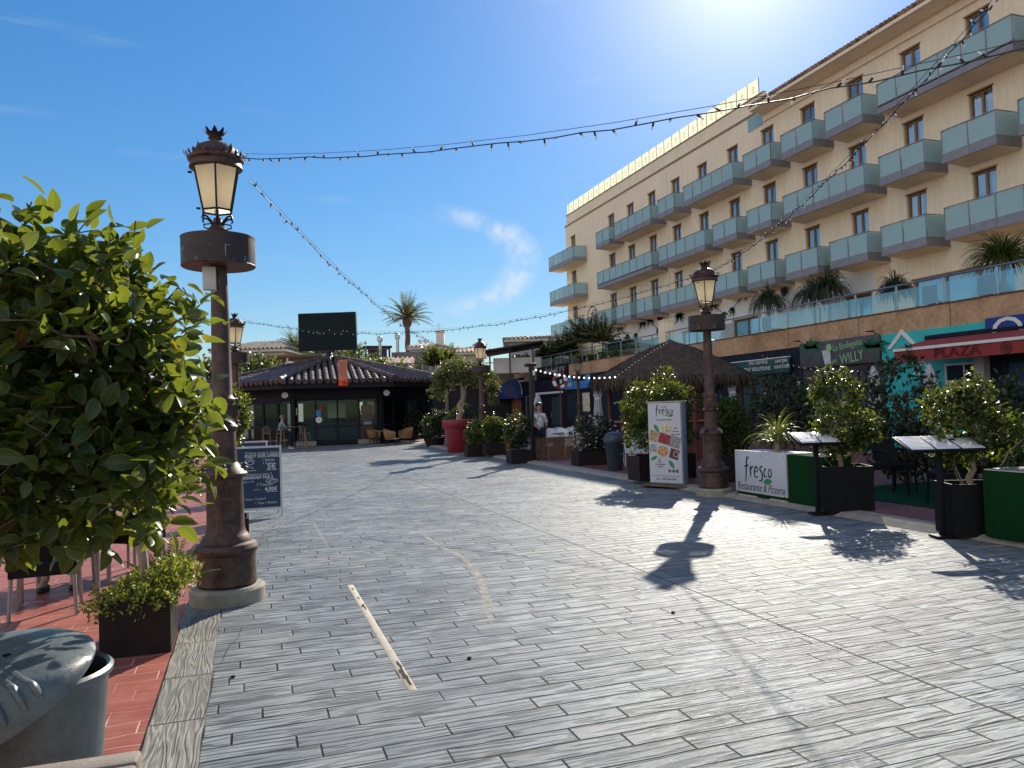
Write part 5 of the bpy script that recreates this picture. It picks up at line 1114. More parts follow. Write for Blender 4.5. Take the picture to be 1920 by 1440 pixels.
# ------------------------------------------------------------ tiled pavilion with the big screen
m_navywood = M('navy_black_timber', (.009, .009, .016), .6, 0, .3, 4, .1, streak=True, spec=.25)
m_tile2 = M('brown_roof_tile', (.022, .015, .017), .5, 0, .5, 2.5, .3, tint=(.10, .068, .06))
m_pglass = mirrorglass('pavilion_glass', .965, (.45, .6, .62))
pc = PD(626, 770, 44.2); pc.z = 0; pav = thing('pavilion', 'octagonal dark glazed cafe pavilion with brown tiled roof', 'pavilion', (pc.x, pc.y, 0))
fa = atan2(-pc.y, -pc.x) + .035; NR = 7.2; ZE, ZA = 3.2, 4.75
corner = lambda i, r, z: Vector((r * cos(fa + pi / 8 + i * pi / 4), r * sin(fa + pi / 8 + i * pi / 4), z))
rf = MB(); apex = Vector((0, 0, ZA)); tl = MB()
for i in range(8):
    a, b = corner(i, NR, ZE), corner(i + 1, NR, ZE); rf.add([a, b, apex], [(0, 1, 2)]); md = (a + b) / 2; ev = (b - a).normalized(); hs = (b - a).length / 2; nrm = (b - a).cross(apex - a).normalized()
    if nrm.z < 0: nrm = -nrm
    n = 16
    for k in range(n):
        u = -hs + (k + .5) * 2 * hs / n; f = 1 - abs(u) / hs; p0 = md + ev * u + nrm * .02 - (apex - md).normalized() * .09; p1 = p0 + (apex - md) * f; m_ = max(2, int(f * 15)); pts = []; rs = []
        for j in range(m_): pts += [p0 + (p1 - p0) * (j / m_), p0 + (p1 - p0) * ((j + .96) / m_)]; rs += [.135, .105]
        tl.tube(pts, rs, 7)
    hp_ = [corner(i, NR + .05, ZE + .03) + (apex - corner(i, NR, ZE)) * (j / 16) + Vector((0, 0, .07)) for j in range(17)]; tl.tube([q_ for p_, r_ in zip(hp_, hp_[1:]) for q_ in (p_, p_ + (r_ - p_) * .95)], [.17, .14] * 16, 8)
ro = rf.build('roof', m_navywood, pav); tl.build('roof_tiles', m_tile2, ro, 50); MB().lathe([(.3, ZA - .02), (.24, ZA + .12), (.1, ZA + .2)], 16).build('roof_cap', m_conc, ro, True)
fs_ = MB()
for i in range(8):
    for r0_, r1_, z0, z1 in ((NR - .1, NR - .25, ZE - .34, ZE - .02), (5.75, 5.5, 2.35, ZE + .05)):
        a, b, c, d = corner(i, r0_, z0), corner(i + 1, r0_, z0), corner(i + 1, r1_, z0), corner(i, r1_, z0); up_ = Vector((0, 0, z1 - z0)); fs_.add([a, b, c, d, a + up_, b + up_, c + up_, d + up_], [(0, 1, 2, 3), (4, 7, 6, 5), (0, 4, 5, 1), (2, 6, 7, 3)])
    a, b, c, d = corner(i, NR - .25, ZE - .1), corner(i + 1, NR - .25, ZE - .1), corner(i + 1, 5.6, ZE - .1), corner(i, 5.6, ZE - .1); fs_.quad(a, b, c, d)
fs_.build('eaves_beam', m_navywood, pav)
for i in range(8):
    p = corner(i, 5.65, 0); MB().rbox((p.x, p.y, 1.25), (.26, .26, 2.5), .02, rz=fa + pi / 8 + i * pi / 4).build('column', m_navywood, pav, True)
    a, b = corner(i, 5.6, 0), corner(i + 1, 5.6, 0); d = b - a; an = atan2(d.y, d.x); f = MB(); k = 4
    for j in range(1, k): q_ = a + d * (j / k); f.box((q_.x, q_.y, 1.25), (.09, .09, 2.3), an)
    for z in (.16, .95, 2.32): q_ = a + d * .5; f.box((q_.x, q_.y, z), (d.length - .3, .05 if z > .2 else .12, .07 if z > .2 else .2), an)
    o = f.build('glazing_frame', m_navywood, pav); q_ = a + d * .5; MB().box((q_.x, q_.y, 1.25), (d.length - .3, .012, 2.1), an).build('pane', m_pglass, o)
    if i in (2, 3, 4, 5): q_ = q_ * .985; MB().box((q_.x, q_.y, 1.25), (d.length * (.8 if i == 3 else .62), .03, 2.2), an).build('darkening_panel', m_navywood, pav)  # opaque panels added behind the rear glass to darken the interior
for i in (7,):
    a, b = corner(i, 5.75, .0), corner(i + 1, 5.75, .0); d = b - a; an = atan2(d.y, d.x)
    for u in (.13, .85): q_ = a + d * u; MB().box((q_.x, q_.y, .12), (d.length * .25, .1, .24), an).build('plinth', m_conc, pav)
MB().lathe([(0, .0), (6.3, .0), (6.3, .02), (0, .02)], 8, ph=fa + pi / 8).build('floor', M('pavilion_floor', (.05, .05, .055), .3, 0, .2, 3, 0), pav)
q = MB().lathe([(2.0, .02), (2.0, 1.1), (2.15, 1.12), (2.15, 1.18), (1.0, 1.18), (1.0, 3.0), (0, 3.0)], 8, cap=False, ph=fa); q.build('bar_counter', m_navywood, pav)
an_f = fa + pi / 2; ff = Vector((cos(fa), sin(fa), 0)); fl = Vector((-sin(fa), cos(fa), 0))     # front normal; to the right seen from the plaza
def front(u, r, z): return ff * r + fl * u + Vector((0, 0, z))
cb = thing('drinks_cabinet', 'red and orange drinks cabinet seen through the pavilion glass', 'cabinet', pc + front(1.55, 4.2, .02), an_f); MB().rbox((0, 0, .75), (.7, .6, 1.5), .03).build('body', m_pot, cb, True); MB().rbox((0, 0, 1.75), (.62, .5, .5), .1).build('top_panel', M('cabinet_orange', (.38, .07, .02), .5), cb, True); MB().box((0, -.31, 1.0), (.4, .02, .2)).build('badge', m_white, cb)
pb_ = tag(MB().box((0, 0, 0), (.95, .03, .8)).build('wall_picture', m_cream), 'pale yellow picture on the back wall inside the pavilion', 'picture'); pb_.location = pc + front(.05, 2.6, 1.75); pb_.rotation_euler = (0, 0, an_f)
for u, z, mt, lab, s_ in ((-.95, 1.65, m_sky, 'pale blue notice on the pavilion door', (.22, .01, .28)), (-.78, 1.9, m_redaw, 'red menu card above the pavilion door notice', (.14, .01, .3)), (-2.1, 1.75, m_lime, 'yellow green poster in the left front window of the pavilion', (.26, .01, .36))):
    o = tag(MB().box((0, 0, 0), s_).build('window_notice', mt), lab, 'notice'); o.location = pc + front(u, 5.25, z); o.rotation_euler = (0, 0, an_f)
ck = thing('wall_clock', 'round white clock on the pavilion door', 'clock', pc + front(-.93, 5.28, 1.3)); o = MB().lathe([(0, 0), (.16, 0), (.16, .03), (.13, .035), (0, .035)], 20).build('dial', m_white, ck); o.rotation_euler = (pi / 2, 0, an_f); MB().box((0, -.045, .04), (.012, .006, .09), an_f).build('hand', m_black, ck)
for u, lab in ((-2.55, 'round white lamp on the left front column of the pavilion'), (2.45, 'round white lamp on the right front column of the pavilion')):
    o = thing('wall_lamp', lab, 'wall lamp', pc + front(u, 5.55 if u < 0 else 5.55, 2.55), fa); MB().lathe([(.0, .0), (.05, 0), (.15, .07), (.16, .085), (.0, .05)], 20).build('shade', m_white, o, True); o.rotation_euler = (0, 1.25, fa); MB().tube([(0, 0, 0), (0, 0, -.35)], .02, 6).build('bracket', m_irondark, o)
bn = PD(643, 700, 37.0); an2 = an_f; ban = thing('hanging_banner', 'salmon orange vertical banner hanging from the pavilion eaves', 'banner', bn, an2); Hn = 1.24
MB().bx(-.21, .21, -.006, .006, -.32, Hn - .58).build('upper_cloth', M('banner_salmon', (.62, .22, .14), .8, 0, .1, 3, .1), ban); MB().bx(-.21, .21, -.006, .006, -.6, -.32).build('lower_cloth', M('banner_orange', (.75, .09, .02), .8, 0, .1, 3, .1), ban)
q = MB(); rg = random.Random(3); zp_ = []
for j in range(9): zp_ += [(-.13 + .26 * ((i if j % 2 else 6 - i) / 6), -.008, .52 - .08 * j + (.014 if i % 2 else -.014)) for i in range(7)]
q.tube(zp_, .008, 4); q.build('banner_print', m_redaw, ban)
for x, z, r in ((.02, -.41, .05), (.12, -.43, .045), (.03, -.52, .05), (.13, -.53, .045)): MB().tube([(x + r * cos(a_ * pi / 6), -.009, z + r * sin(a_ * pi / 6)) for a_ in range(13)], .012, 4).build('banner_ring', m_redaw, ban)
MB().tube([(-.24, 0, Hn - .57), (.24, 0, Hn - .57)], .015, 6).build('banner_rod', m_irondark, ban)
aw_ = MB(); pts = [(u, front(u, 6.85, 0)) for u in [x * .02 - 5.3 for x in range(130)]]
vo = [Vector((p.x, p.y, 2.42)) for _, p in pts] + [Vector((p.x, p.y, 2.16 - .05 * abs(sin(u * 8)))) for u, p in pts]; aw_.add(vo, [(i, i + 1, 131 + i, 130 + i) for i in range(129)]); 
aw_.build('scalloped_valance', m_navywood, pav)
sc_ = PD(614.5, 622, 44.2); scn = thing('video_screen', 'large dark video screen on a post above the pavilion roof', 'screen', sc_, atan2(rt.y, rt.x) - .05); sw, sh = 3.34, 2.17
MB().rbox((0, 0, 0), (sw, .3, sh), .02).build('case', M('screen_case', (.02, .022, .025), .5, spec=.2), scn, True); MB().bx(-sw / 2 + .04, sw / 2 - .04, -.156, -.15, -sh / 2 + .04, sh / 2 - .04).build('display', M('screen_display', (.006, .016, .018), .6, 0, .15, 30, 0, spec=.15), scn)
MB().tube([(0, 0, -sh / 2), (0, 0, ZA - sc_.z)], .16, 12).rbox((0, 0, -sh / 2 - .06), (.8, .3, .12), .02).build('post', m_irondark, scn, True)
# furniture in front of the pavilion
def stool(label, loc, mat, h=.72):
    t_ = thing('bar_stool', label, 'stool', loc); leg4(t_, .3, .3, h, mat, .018, .05); MB().rbox((0, 0, h + .02), (.38, .36, .04), .015).build('seat', mat, t_, True); q = MB()
    for i in range(9): u = -1 + i / 4; q.tube([(u * .17, .17, h + .04), (u * .2, .23 - .05 * u * u, h + .2), (u * .15, .24 - .05 * u * u, h + .4 - .12 * u * u)], .009, 5)
    q.build('backrest', mat, t_, True); return t_
m_bleach = M('bleached_wood', (.20, .135, .09), .7, 0, .25, 9, .1)
for px, py, lab in ((473, 842, 'high wooden table at the far left of the pavilion'), (550, 845, 'high wooden table in front of the seated man')):
    v = G(px, py); o = thing('high_table', lab, 'table', (v.x, v.y, 0)); leg4(o, 1.0, .5, 1.02, m_bleach, .03, .06); MB().rbox((0, 0, 1.04), (1.3, .65, .04), .01).build('tabletop', m_darkwood, o, True); o['group'] = 'high tables in front of the pavilion'
v = G(526, 842); seat_loc = v.copy(); stool('wooden bar stool under the seated man', (v.x, v.y, 0), m_bleach).rotation_euler = (0, 0, -pi / 2)
v = G(572, 842); stool('empty wicker backed bar stool right of the seated man', (v.x, v.y, 0), m_bleach).rotation_euler = (0, 0, pi / 2 + .3); v = G(500, 842); stool('empty wooden bar stool left of the seated man', (v.x, v.y, 0), m_bleach)
def tub_chair(label, loc, rz):
    t_ = thing('wicker_chair', label, 'chair', loc, rz, 'round wicker chairs by the pavilion'); q = MB(); n = 26; sh_ = MB(); vs = []
    for j in range(7):
        for i in range(n + 1):
            a = -.35 + (pi + .7) * i / n; f = j / 6; k = sin(a) ; z = .3 + f * (.34 + .16 * max(0, k)); r = .3 + .09 * sin(f * 2.2); vs.append((r * cos(a), r * sin(a), z))
    sh_.add(vs, [(j * (n + 1) + i, j * (n + 1) + i + 1, (j + 1) * (n + 1) + i + 1, (j + 1) * (n + 1) + i) for j in range(6) for i in range(n)])
    for i in range(0, n + 1): q.tube([vs[j * (n + 1) + i] for j in range(7)], .012, 4)
    for j in (0, 2, 4, 6): q.tube(vs[j * (n + 1):(j + 1) * (n + 1)], .018 if j in (0, 6) else .01, 5)
    sh_.build('shell', m_wicker, t_, True); q.build('weave', m_wicker, t_, True); MB().lathe([(0, .29), (.32, .29), (.33, .32), (.0, .34)], 24).build('seat', m_wicker, t_, True)
    for a in range(4): MB().tube([(.2 * cos(a * pi / 2 + .8), .2 * sin(a * pi / 2 + .8), .3), (.29 * cos(a * pi / 2 + .8), .29 * sin(a * pi / 2 + .8), 0)], .013, 6).build('leg', m_irondark, t_, True)
v = G(735, 835); tub_chair('round backed wicker chair nearest, seen from behind, by the pavilion', (v.x, v.y, 0), -pi / 2 + pi * .9); v = G(703, 832); tub_chair('wicker tub chair left of the low table by the pavilion', (v.x, v.y, 0), .9); v = G(764, 833); tub_chair('slim wicker chair right of the other two, by the dark plants', (v.x, v.y + .6, 0), -1.2)
v = G(718, 833); o = make_table('low wooden table between the wicker chairs', .8, .8, .66, m_bleach, m_irondark, round_=True); o.location = (v.x, v.y + .35, 0)
for px, dep, lab, sd in ((814, 34.5, 'dark potted bush right end of the pavilion front', 61), (772, 41.5, 'dark leafy plant inside the right pavilion windows', 62)):
    v = PD(px, 800, dep); t_ = thing('potted_bush', lab, 'bush', (v.x, v.y, 0)); MB().lathe([(0, 0), (.35, 0), (.5, .35), (.48, .36), (0, .3)], 24).build('pot', m_planter, t_, True); crown(t_, [((0, 0, .9), (.6, .55, .5)), ((.3, 0, 1.25), (.35, .35, .4))], 230, 7, .12, 'oval', leaf_dark, m_bark, sd, (0, 0, .3), .03, nstem=3, shell=.35, step=.25)
# ------------------------------------------------------------ houses, palms and trees beyond
m_house = M('house_render', (.60, .50, .38), .9, 0, .08, .4, .1); m_housew = M('house_white', (.68, .64, .58), .9, 0, .06, .4, .1); m_grey = M('house_grey', (.20, .17, .19), .9, 0, .15, .4, .1)
def house(nm, label, px0, px1, ptop, peave, dep, mat, roof='hip', depth=6, wins=(), over=.4, tile=m_tilered):
    a, b = PD(px0, 770, dep), PD(px1, 770, dep); d = Vector((b.x - a.x, b.y - a.y, 0)); L_ = d.length; t_ = thing(nm, label, 'house', ((a.x + b.x) / 2, (a.y + b.y) / 2, 0), atan2(d.y, d.x)); ze = PD((px0 + px1) / 2, peave, dep).z; zt = PD((px0 + px1) / 2, ptop, dep).z
    h = L_ / 2; ops = [(-h + L_ * u0_, -h + L_ * u1_, ze * v0_, ze * v1_) for u0_, u1_, v0_, v1_ in wins]; g = MB(); wallgrid(g, -h, h, 0, ze, ops, 0, .25); g.bx(.25, depth, -h, -h + .25, 0, ze).bx(.25, depth, h - .25, h, 0, ze).bx(depth - .25, depth, -h + .25, h - .25, 0, ze); g.v = [(y, x, z) for x, y, z in g.v]; g.f = [f[::-1] for f in g.f]; g.build('wall', mat, t_)
    for y0, y1, z0, z1 in ops: o = MB().bx(y0, y1, .12, .16, z0, z1).bx((y0 + y1) / 2 - .03, (y0 + y1) / 2 + .03, .08, .119, z0, z1).build('window', m_white, t_); MB().bx(y0 + .06, y1 - .06, .1, .115, z0 + .06, z1 - .06).build('pane', m_shopglass, o)
    if roof == 'flat': MB().bx(-h, h, 0, depth, ze, ze + .01).bx(-h - .05, h + .05, -.06, depth + .05, ze - .3, ze + .12).build('parapet', mat, t_); return t_
    o = over; r = MB(); e = [Vector((-h - o, -o, ze)), Vector((h + o, -o, ze)), Vector((h + o, depth + o, ze)), Vector((-h - o, depth + o, ze))]; k = min(depth / 2, h * .8) if roof == 'hip' else 0; rl_ = [Vector((-h - o + k * (roof == 'hip'), depth / 2, zt)), Vector((h + o - k * (roof == 'hip'), depth / 2, zt))]
    r.add(e + rl_, [(0, 1, 5, 4), (2, 3, 4, 5), (3, 0, 4), (1, 2, 5), (3, 2, 1, 0)])
    n = int((2 * h + 2 * o) / .34)
    for i in range(n):
        u = (i + .5) / n; x = -h - o + 2 * (h + o) * u; f = 1 if roof == 'gable' else min(1, (x + h + o) / max(k, .01), (h + o - x) / max(k, .01)); y1 = -o + (depth / 2 + o) * f; r.tube([(x, -o - .05, ze + .03), (x, y1, ze + (zt - ze) * f + .03)], .1, 5)
    if roof == 'hip':
        for sg in (-1, 1):
            m2 = int((depth + 2 * o) / .34)
            for i in range(m2):
                u = (i + .5) / m2; y = -o + (depth + 2 * o) * u; f = min(1, u * 2, 2 - 2 * u); r.tube([(sg * (h + o + .05), y, ze + .03), (sg * (h + o - k * f), y, ze + (zt - ze) * f + .03)], .1, 5)
    r.build('roof', tile, t_); MB().bx(-h - o + .05, h + o - .05, -o + .05, depth + o - .05, ze - .22, ze - .02).build('cornice', m_housew, t_); return t_
villa = house('house', 'cream villa with tiled hip roof left of the pavilion, behind the far lamp', 405, 535, 632, 655, 60, m_house, depth=9, wins=((.2, .3, .42, .8), (.52, .62, .5, .78), (.74, .82, .5, .74)), tile=M('grey_roof_tile', (.05, .04, .035), .8, 0, .45, 3, .3, tint=(.15, .115, .085)))
pg_ = thing('pergola', 'reed covered pergola beside the cream villa', 'pergola', Vector((PD(520, 770, 58.5).x, PD(520, 770, 58.5).y, 0)), villa.rotation_euler[2])
zp = PD(520, 672, 58.5).z; MB().rbox((0, 0, zp), (8, 4, .22), .03).build('roof', m_bark, pg_, True)
for x in (-3.8, -1.2, 1.4, 3.8): MB().box((x, -1.9, zp / 2 - .06), (.12, .12, zp - .12)).build('post', m_cream, pg_)
MB().bx(-4, 4, -1.9, -1.7, 3.9, 4.9).build('balustrade', m_housew, pg_)
house('house', 'low house with sunlit tiled roof right of the video screen', 682, 762, 668, 684, 58, m_house, 'gable', 5)
house('house', 'plain grey flat roofed block left of the palm base', 738, 822, 660, 662, 62, m_grey, 'flat', 7, wins=((.12, .17, .75, .95), (.8, .9, .78, .95)))
hw_ = house('house', 'white house with tiled roof, chimney and satellite dishes right of the tall palm', 774, 832, 641, 650, 70, m_housew, depth=6, wins=((.2, .3, .75, .9),))
def on_thing(t_, p): return Matrix.Rotation(-t_.rotation_euler[2], 3, 'Z') @ (Vector(p) - t_.location)
c = on_thing(hw_, PD(826, 650, 71)); MB().rbox((c.x, c.y, c.z), (.7, .7, 2.6), .03).rbox((c.x, c.y, c.z + 1.4), (.9, .9, .15), .03).build('chimney', m_housew, hw_, True)
for px in (787, 797):
    c = on_thing(hw_, PD(px, 641, 71)); o = MB().lathe([(.0, .0), (.16, .03), (.24, .09)], 16, cap=False).tube([(0, 0, 0), (0, 0, .35)], .02, 5).build('satellite_dish', m_white, hw_, True); o.location = c; o.rotation_euler = (1.2, 0, .5); 
q = MB(); c = on_thing(hw_, PD(823, 620, 71)); q.tube([c - Vector((0, 0, 1.6)), c + Vector((0, 0, .7))], .03, 5)
for z in (0, .25, .5): q.tube([c + Vector((-.5, 0, z)), c + Vector((.5, 0, z))], .02, 4)
q.build('antenna', m_alu, hw_)
house('house', 'low brown roofed houses just left of the far ornate lamp', 838, 905, 650, 660, 66, m_house, 'hip', 6, tile=m_tilered)
house('house', 'small brick chimney house behind the brown roofs', 852, 880, 650, 654, 74, m_brick, 'hip', 3)
house('house', 'white terrace house with striped tile eaves left of the yellow hotel', 957, 1070, 622, 634, 60, M('shaded_house', (.36, .38, .40), .9, 0, .06, .4, .1), 'hip', 8)  # white house; its wall shade is painted in as grey
for px, py0, py1, lab in ((713, 636, 668, 'thin metal flue pipe left of the taller flue'), (746, 631, 664, 'thin metal flue pipe just left of the palm')):
    a, b = PD(px, py1, 64), PD(px, py0, 64); o = thing('flue_pipe', lab, 'pipe', (a.x, a.y, 0)); MB().tube([(0, 0, 0), (0, 0, b.z)], .13, 8).build('pipe', m_alu, o); MB().lathe([(.14, b.z - .2), (.24, b.z - .15), (.24, b.z + .15), (.12, b.z + .25)], 10).build('cowl', m_alu, o)
o = thing('pergola', 'small dark roof pergola with purple curtains right of the screen', 'pergola', PD(706, 690, 66).to_tuple()); zz_ = PD(706, 652, 66).z - o.location.z; MB().rbox((0, 0, zz_), (2.4, 2.2, .18), .02).build('roof', m_darkwood, o, True)
for x in (-1.0, 1.0): MB().box((x, -.8, zz_ / 2 - 1), (.14, .14, zz_ + 1.9)).build('post', m_darkwood, o)
MB().box((0, -.7, zz_ - .75), (1.6, .05, 1.1)).build('curtain', M('purple_curtain', (.07, .03, .12), .8), o)
o = thing('terrace_canopy', 'dark sloping terrace canopy on thin posts left of the hotel', 'canopy', PD(965, 690, 52).to_tuple(), -YAW); zc = PD(965, 654, 52).z - o.location.z; MB().rbox((0, 0, zc), (3.8, 5, .12), .02, ry=-.14).build('roof', m_darkwood, o, True)
for x in (-1.6, -.3, 1.2): MB().box((x, -2.2, zc / 2 - 1.1), (.1, .1, zc + 2.0)).build('post', m_irondark, o)
MB().box((.2, -1.5, .1), (3.2, .1, 1.0)).build('counter', m_housew, o)
def fronds(parent, c, n, L_, el, seed, mat, k=10, lf=.5, sag=.12, name='crown', stem=.03, wid=.3, spread=1):
    rg = random.Random(seed); q = MB(); ps, ds, us, ss = [], [], [], []
    for i in range(n):
        a = i * 2.39996 + rg.uniform(-.2, .2); e = el[0] + (el[1] - el[0]) * ((i + .5) / n) + rg.uniform(-.1, .1); d = Vector((cos(a) * cos(e), sin(a) * cos(e), sin(e))); p = Vector(c); l = L_ * rg.uniform(.85, 1.1); pts = [p.copy()]
        for j in range(k): p = p + d * l / k; d = (d - Vector((0, 0, sag * (.4 + j / k)))).normalized(); pts.append(p.copy())
        q.tube(pts, [stem * (1 - .8 * j / k) for j in range(k + 1)], 4)
        for j in range(1, k + 1):
            for h_ in (0, .5):
                b_ = pts[j - 1].lerp(pts[j], h_); td = (pts[j] - pts[j - 1]).normalized(); sd_ = td.cross(Vector((0, 0, 1))); sd_ = sd_.normalized() if sd_.length > .01 else Vector((1, 0, 0))
                for sg in (-1, 1): ps.append(b_); ds.append(sd_ * sg * .75 + td * .7 - Vector((0, 0, .2))); us.append((sd_.cross(td) + Vector((0, 0, .3)))); ss.append(lf * (1 - .45 * abs(j / k - .45) * 2) * rg.uniform(.85, 1.15))
    q.build('frond_stem', m_palebark, parent); return leaves_mesh(name, ps, ds, us, ss, 'small', mat, parent, wid=wid)
v = PD(766, 700, 76); palm = thing('palm_tree', 'tall date palm standing out against the sky right of the screen', 'palm tree', (v.x, v.y, 0)); zt = PD(766, 598, 76).z
q = MB(); pts = []; rs = []
for i in range(40): pts.append((.03 * sin(i), .03 * cos(i * 1.3), zt * i / 39)); rs.append((.28 - .04 * i / 39) * (1 + .07 * (i % 2)))
q.tube(pts, rs, 12).lathe([(.24, -.9), (.45, -.5), (.5, -.1), (.3, .25)], 12, (0, 0, zt)); q.build('trunk', M('palm_trunk', (.10, .065, .05), .9, 0, .35, 6, .6), palm); fronds(palm, (0, 0, zt + .1), 40, 2.7, (-.05, 1.5), 5, leaf_palm, 12, .5, .085, wid=.22)
for px, py, dep, L_, lab in ((556, 655, 66, 1.8, 'bushy palm left of the video screen'), (600, 668, 64, 1.6, 'palm top half hidden under the left of the video screen'), (655, 675, 66, 1.7, 'palm top peeking out right of the screen post')):
    v = PD(px, py, dep); o = thing('palm_tree', lab, 'palm tree', (v.x, v.y, 0)); MB().tube([(0, 0, 0), (0, 0, v.z)], [.22, .18], 8).build('trunk', m_bark, o); fronds(o, (0, 0, v.z), 34, L_ * 1.2, (-.4, 1.4), px, leaf_palm, 8, .5, .16, wid=.3)
for px, py, dep, r, lab, sd, lm in ((668, 688, 60, 2.3, 'round green tree behind the right roof slope of the pavilion', 71, leaf_olive), (715, 698, 57, 1.5, 'low green bush in front of the sunlit tiled roof', 72, leaf_olive), (450, 700, 50, 2.2, 'grey green tree behind the far lamp post', 73, leaf_olive)):
    v = PD(px, py, dep); o = thing('garden_tree', lab, 'tree', (v.x, v.y, 0)); crown(o, [((0, 0, v.z), (r, r, r * .7)), ((r * .7, 0, v.z - .5), (r * .7,) * 3), ((-r * .7, 0, v.z - .4), (r * .7,) * 3)], 230, 9, .34, 'oval', lm, m_bark, sd, (0, 0, 0), .15, shell=.4, step=.6, clump=2)
TP = [(812, 678, 53.5, 2.3, 'banana plant behind the rear terrace railing, left', leaf_hedge), (836, 676, 53.2, 2.1, 'banana plant behind the rear terrace railing, right', leaf_hedge)]
for px, py, dep, L_, lab, lm in TP:
    v = PD(px, 690, dep); o = thing('banana_plant', lab, 'plant', (v.x, v.y, 0)); zt = PD(px, py + 8, dep).z; MB().tube([(0, 0, 0), (0, 0, zt)], [.15, .1], 8).build('trunk', m_palebark, o); fronds(o, (0, 0, zt), 11, L_ * .8, (.3, 1.35), px, lm, 7, .55, .18, wid=.75)
# plants, umbrellas and furniture up on the hotel terrace
def tplant(nm, label, px, dx, kind, hgt, seed, lm=leaf_dark, pot=m_planter, sc=1.0):
    v = PX(px, 600, SX + dx); o = thing(nm, label, 'potted plant', (SX + dx, v.y, 4.08)); MB().lathe([(0, 0), (.2 * sc, 0), (.28 * sc, .5), (.3 * sc, .52), (.26 * sc, .5), (0, .45)], 16).build('pot', pot, o, True)
    if kind == 'frond': MB().tube([(0, 0, .45), (.03, 0, hgt * .45)], [.06, .04], 7).build('trunk', m_palebark, o); fronds(o, (.03, 0, hgt * .45), 16, hgt * .62, (.1, 1.4), seed, lm, 7, .42, .16, wid=.6)
    elif kind == 'weep': MB().tube([(0, 0, .45), (0, 0, hgt * .8)], [.08, .05], 7).build('trunk', m_palebark, o); blades(o, 420, hgt * (.62 if nm[0] == 's' else .5), .22 * sc, seed, lm, (0, 0, hgt * .8), (.1, 1.4) if nm[0] == 's' else (.5, 1.6), .045, 1.15 if nm[0] == 's' else 2.1)
    else: crown(o, [((0, 0, hgt * .62), (.5 * sc, .5 * sc, hgt * .36)), ((.1, .2, hgt * .45), (.55 * sc, .5 * sc, hgt * .25))], 170, 8, .14, 'oval', lm, m_bark, seed, (0, 0, .45), .03, nstem=2, shell=.3, step=.25)
for i, a in enumerate(((1128, .9, 'frond', 2.6), (1108, 1.0, 'frond', 3.0), (1088, .9, 'frond', 3.0), (1070, 1.2, 'bush', 2.5), (1055, .8, 'frond', 2.2), (1042, 1.0, 'bush', 2.0), (1028, .8, 'frond', 2.0), (1016, 1.0, 'bush', 1.6), (1150, .7, 'bush', 1.1), (1176, .7, 'bush', 1.0), (985, 1.0, 'bush', 1.4), (968, .8, 'frond', 1.5))):
    tplant('terrace_plant', 'potted plant on the hotel terrace, ' + ('tallest arching fronds below the round emblem', 'dense dark fronds left of the tallest', 'fronds under the lowest corner balcony', 'bushy leaves left of the fronds', 'short fronds above the pale door curtain', 'rounded leaves near the rail', 'arching leaves by the canopy', 'low leaves by the canopy counter', 'low leaves above the folded pale parasol', 'low leaves left of the thatched roof peak', 'small bush at the far end of the rail', 'small fronds at the far end of the rail')[i], a[0], a[1], a[2], a[3], 80 + i, leaf_dark if i % 3 else leaf_hedge)
tplant('weeping_plant', 'tall weeping plant against the white hotel wall, left of two', 1442, 6.5, 'weep', 2.9, 95, leaf_dark); tplant('weeping_plant', 'broad weeping plant against the hotel wall, widest', 1528, 6.4, 'weep', 2.7, 96, leaf_dark, sc=1.4); tplant('weeping_plant', 'broad weeping plant close beside the widest one', 1556, 6.4, 'weep', 2.9, 97, leaf_dark); tplant('weeping_plant', 'small weeping plant left of the long dining window', 1682, 5.6, 'weep', 2.0, 98, leaf_dark); tplant('spiky_plant', 'spiky yucca in front of the long dining window', 1886, 4.5, 'weep', 2.2, 99, leaf_hedge)
for px, lab in ((1755, 'grey chair back on the hotel terrace before the long window, left'), (1862, 'grey chair back on the hotel terrace before the long window, right'), (1445, 'dark sofa block behind the terrace glass')):
    v = PX(px, 560, SX + 2.5); o = thing('terrace_chair', lab, 'chair', (v.x, v.y, 4.08), pi / 2); leg4(o, .5, .5, .42, m_alu); MB().rbox((0, 0, .45), (.55, .55, .08), .02).build('seat', m_grey, o, True); MB().rbox((0, .25, .72), (.55, .06, .5), .02).build('backrest', m_grey, o, True)
v = PX(1250, 640, SX + .3); tag(MB().rbox((v.x, v.y, 4.75), (.55, .55, 1.3), .02).rbox((v.x, v.y, 5.42), (.62, .62, .06), .01).build('terrace_pillar', m_hotel, None, True), 'short ochre pillar on the terrace edge above the thatched roof', 'pillar')
# ------------------------------------------------------------ left side: rubber plant, bin, chairs
v = PD(95, 1100, 3.35); bt = thing('rubber_plant', 'big rubber plant tree with glossy leaves filling the left of the photo', 'potted tree', (v.x - .3, v.y, 0)); B = bt.location
bc = lambda px, py, dep: PD(px, py, dep) - B
box_planter(bt, .6, .6, .5, m_planter)
crown(bt, [(bc(135, 690, 3.15), (.50, .46, .62)), (bc(200, 640, 3.2), (.35, .4, .44)), (bc(-60, 690, 3.1), (.5, .5, .60)), (bc(205, 890, 3.1), (.34, .34, .36)), (bc(70, 900, 3.0), (.46, .42, .36)), (bc(265, 760, 3.2), (.25, .3, .36)), (bc(60, 520, 3.1), (.4, .36, .3)), (bc(-120, 900, 3.0), (.4, .4, .36))], 900, 6, .086, 'ficus', leaf_ficus, m_bark, 3, (-.12, 0, .45), .045, shell=.4, twig_r=.0048, step=.08, droop=.25, upw=.45, fold=.42, clump=10, szvar=.35, wid=1.0)
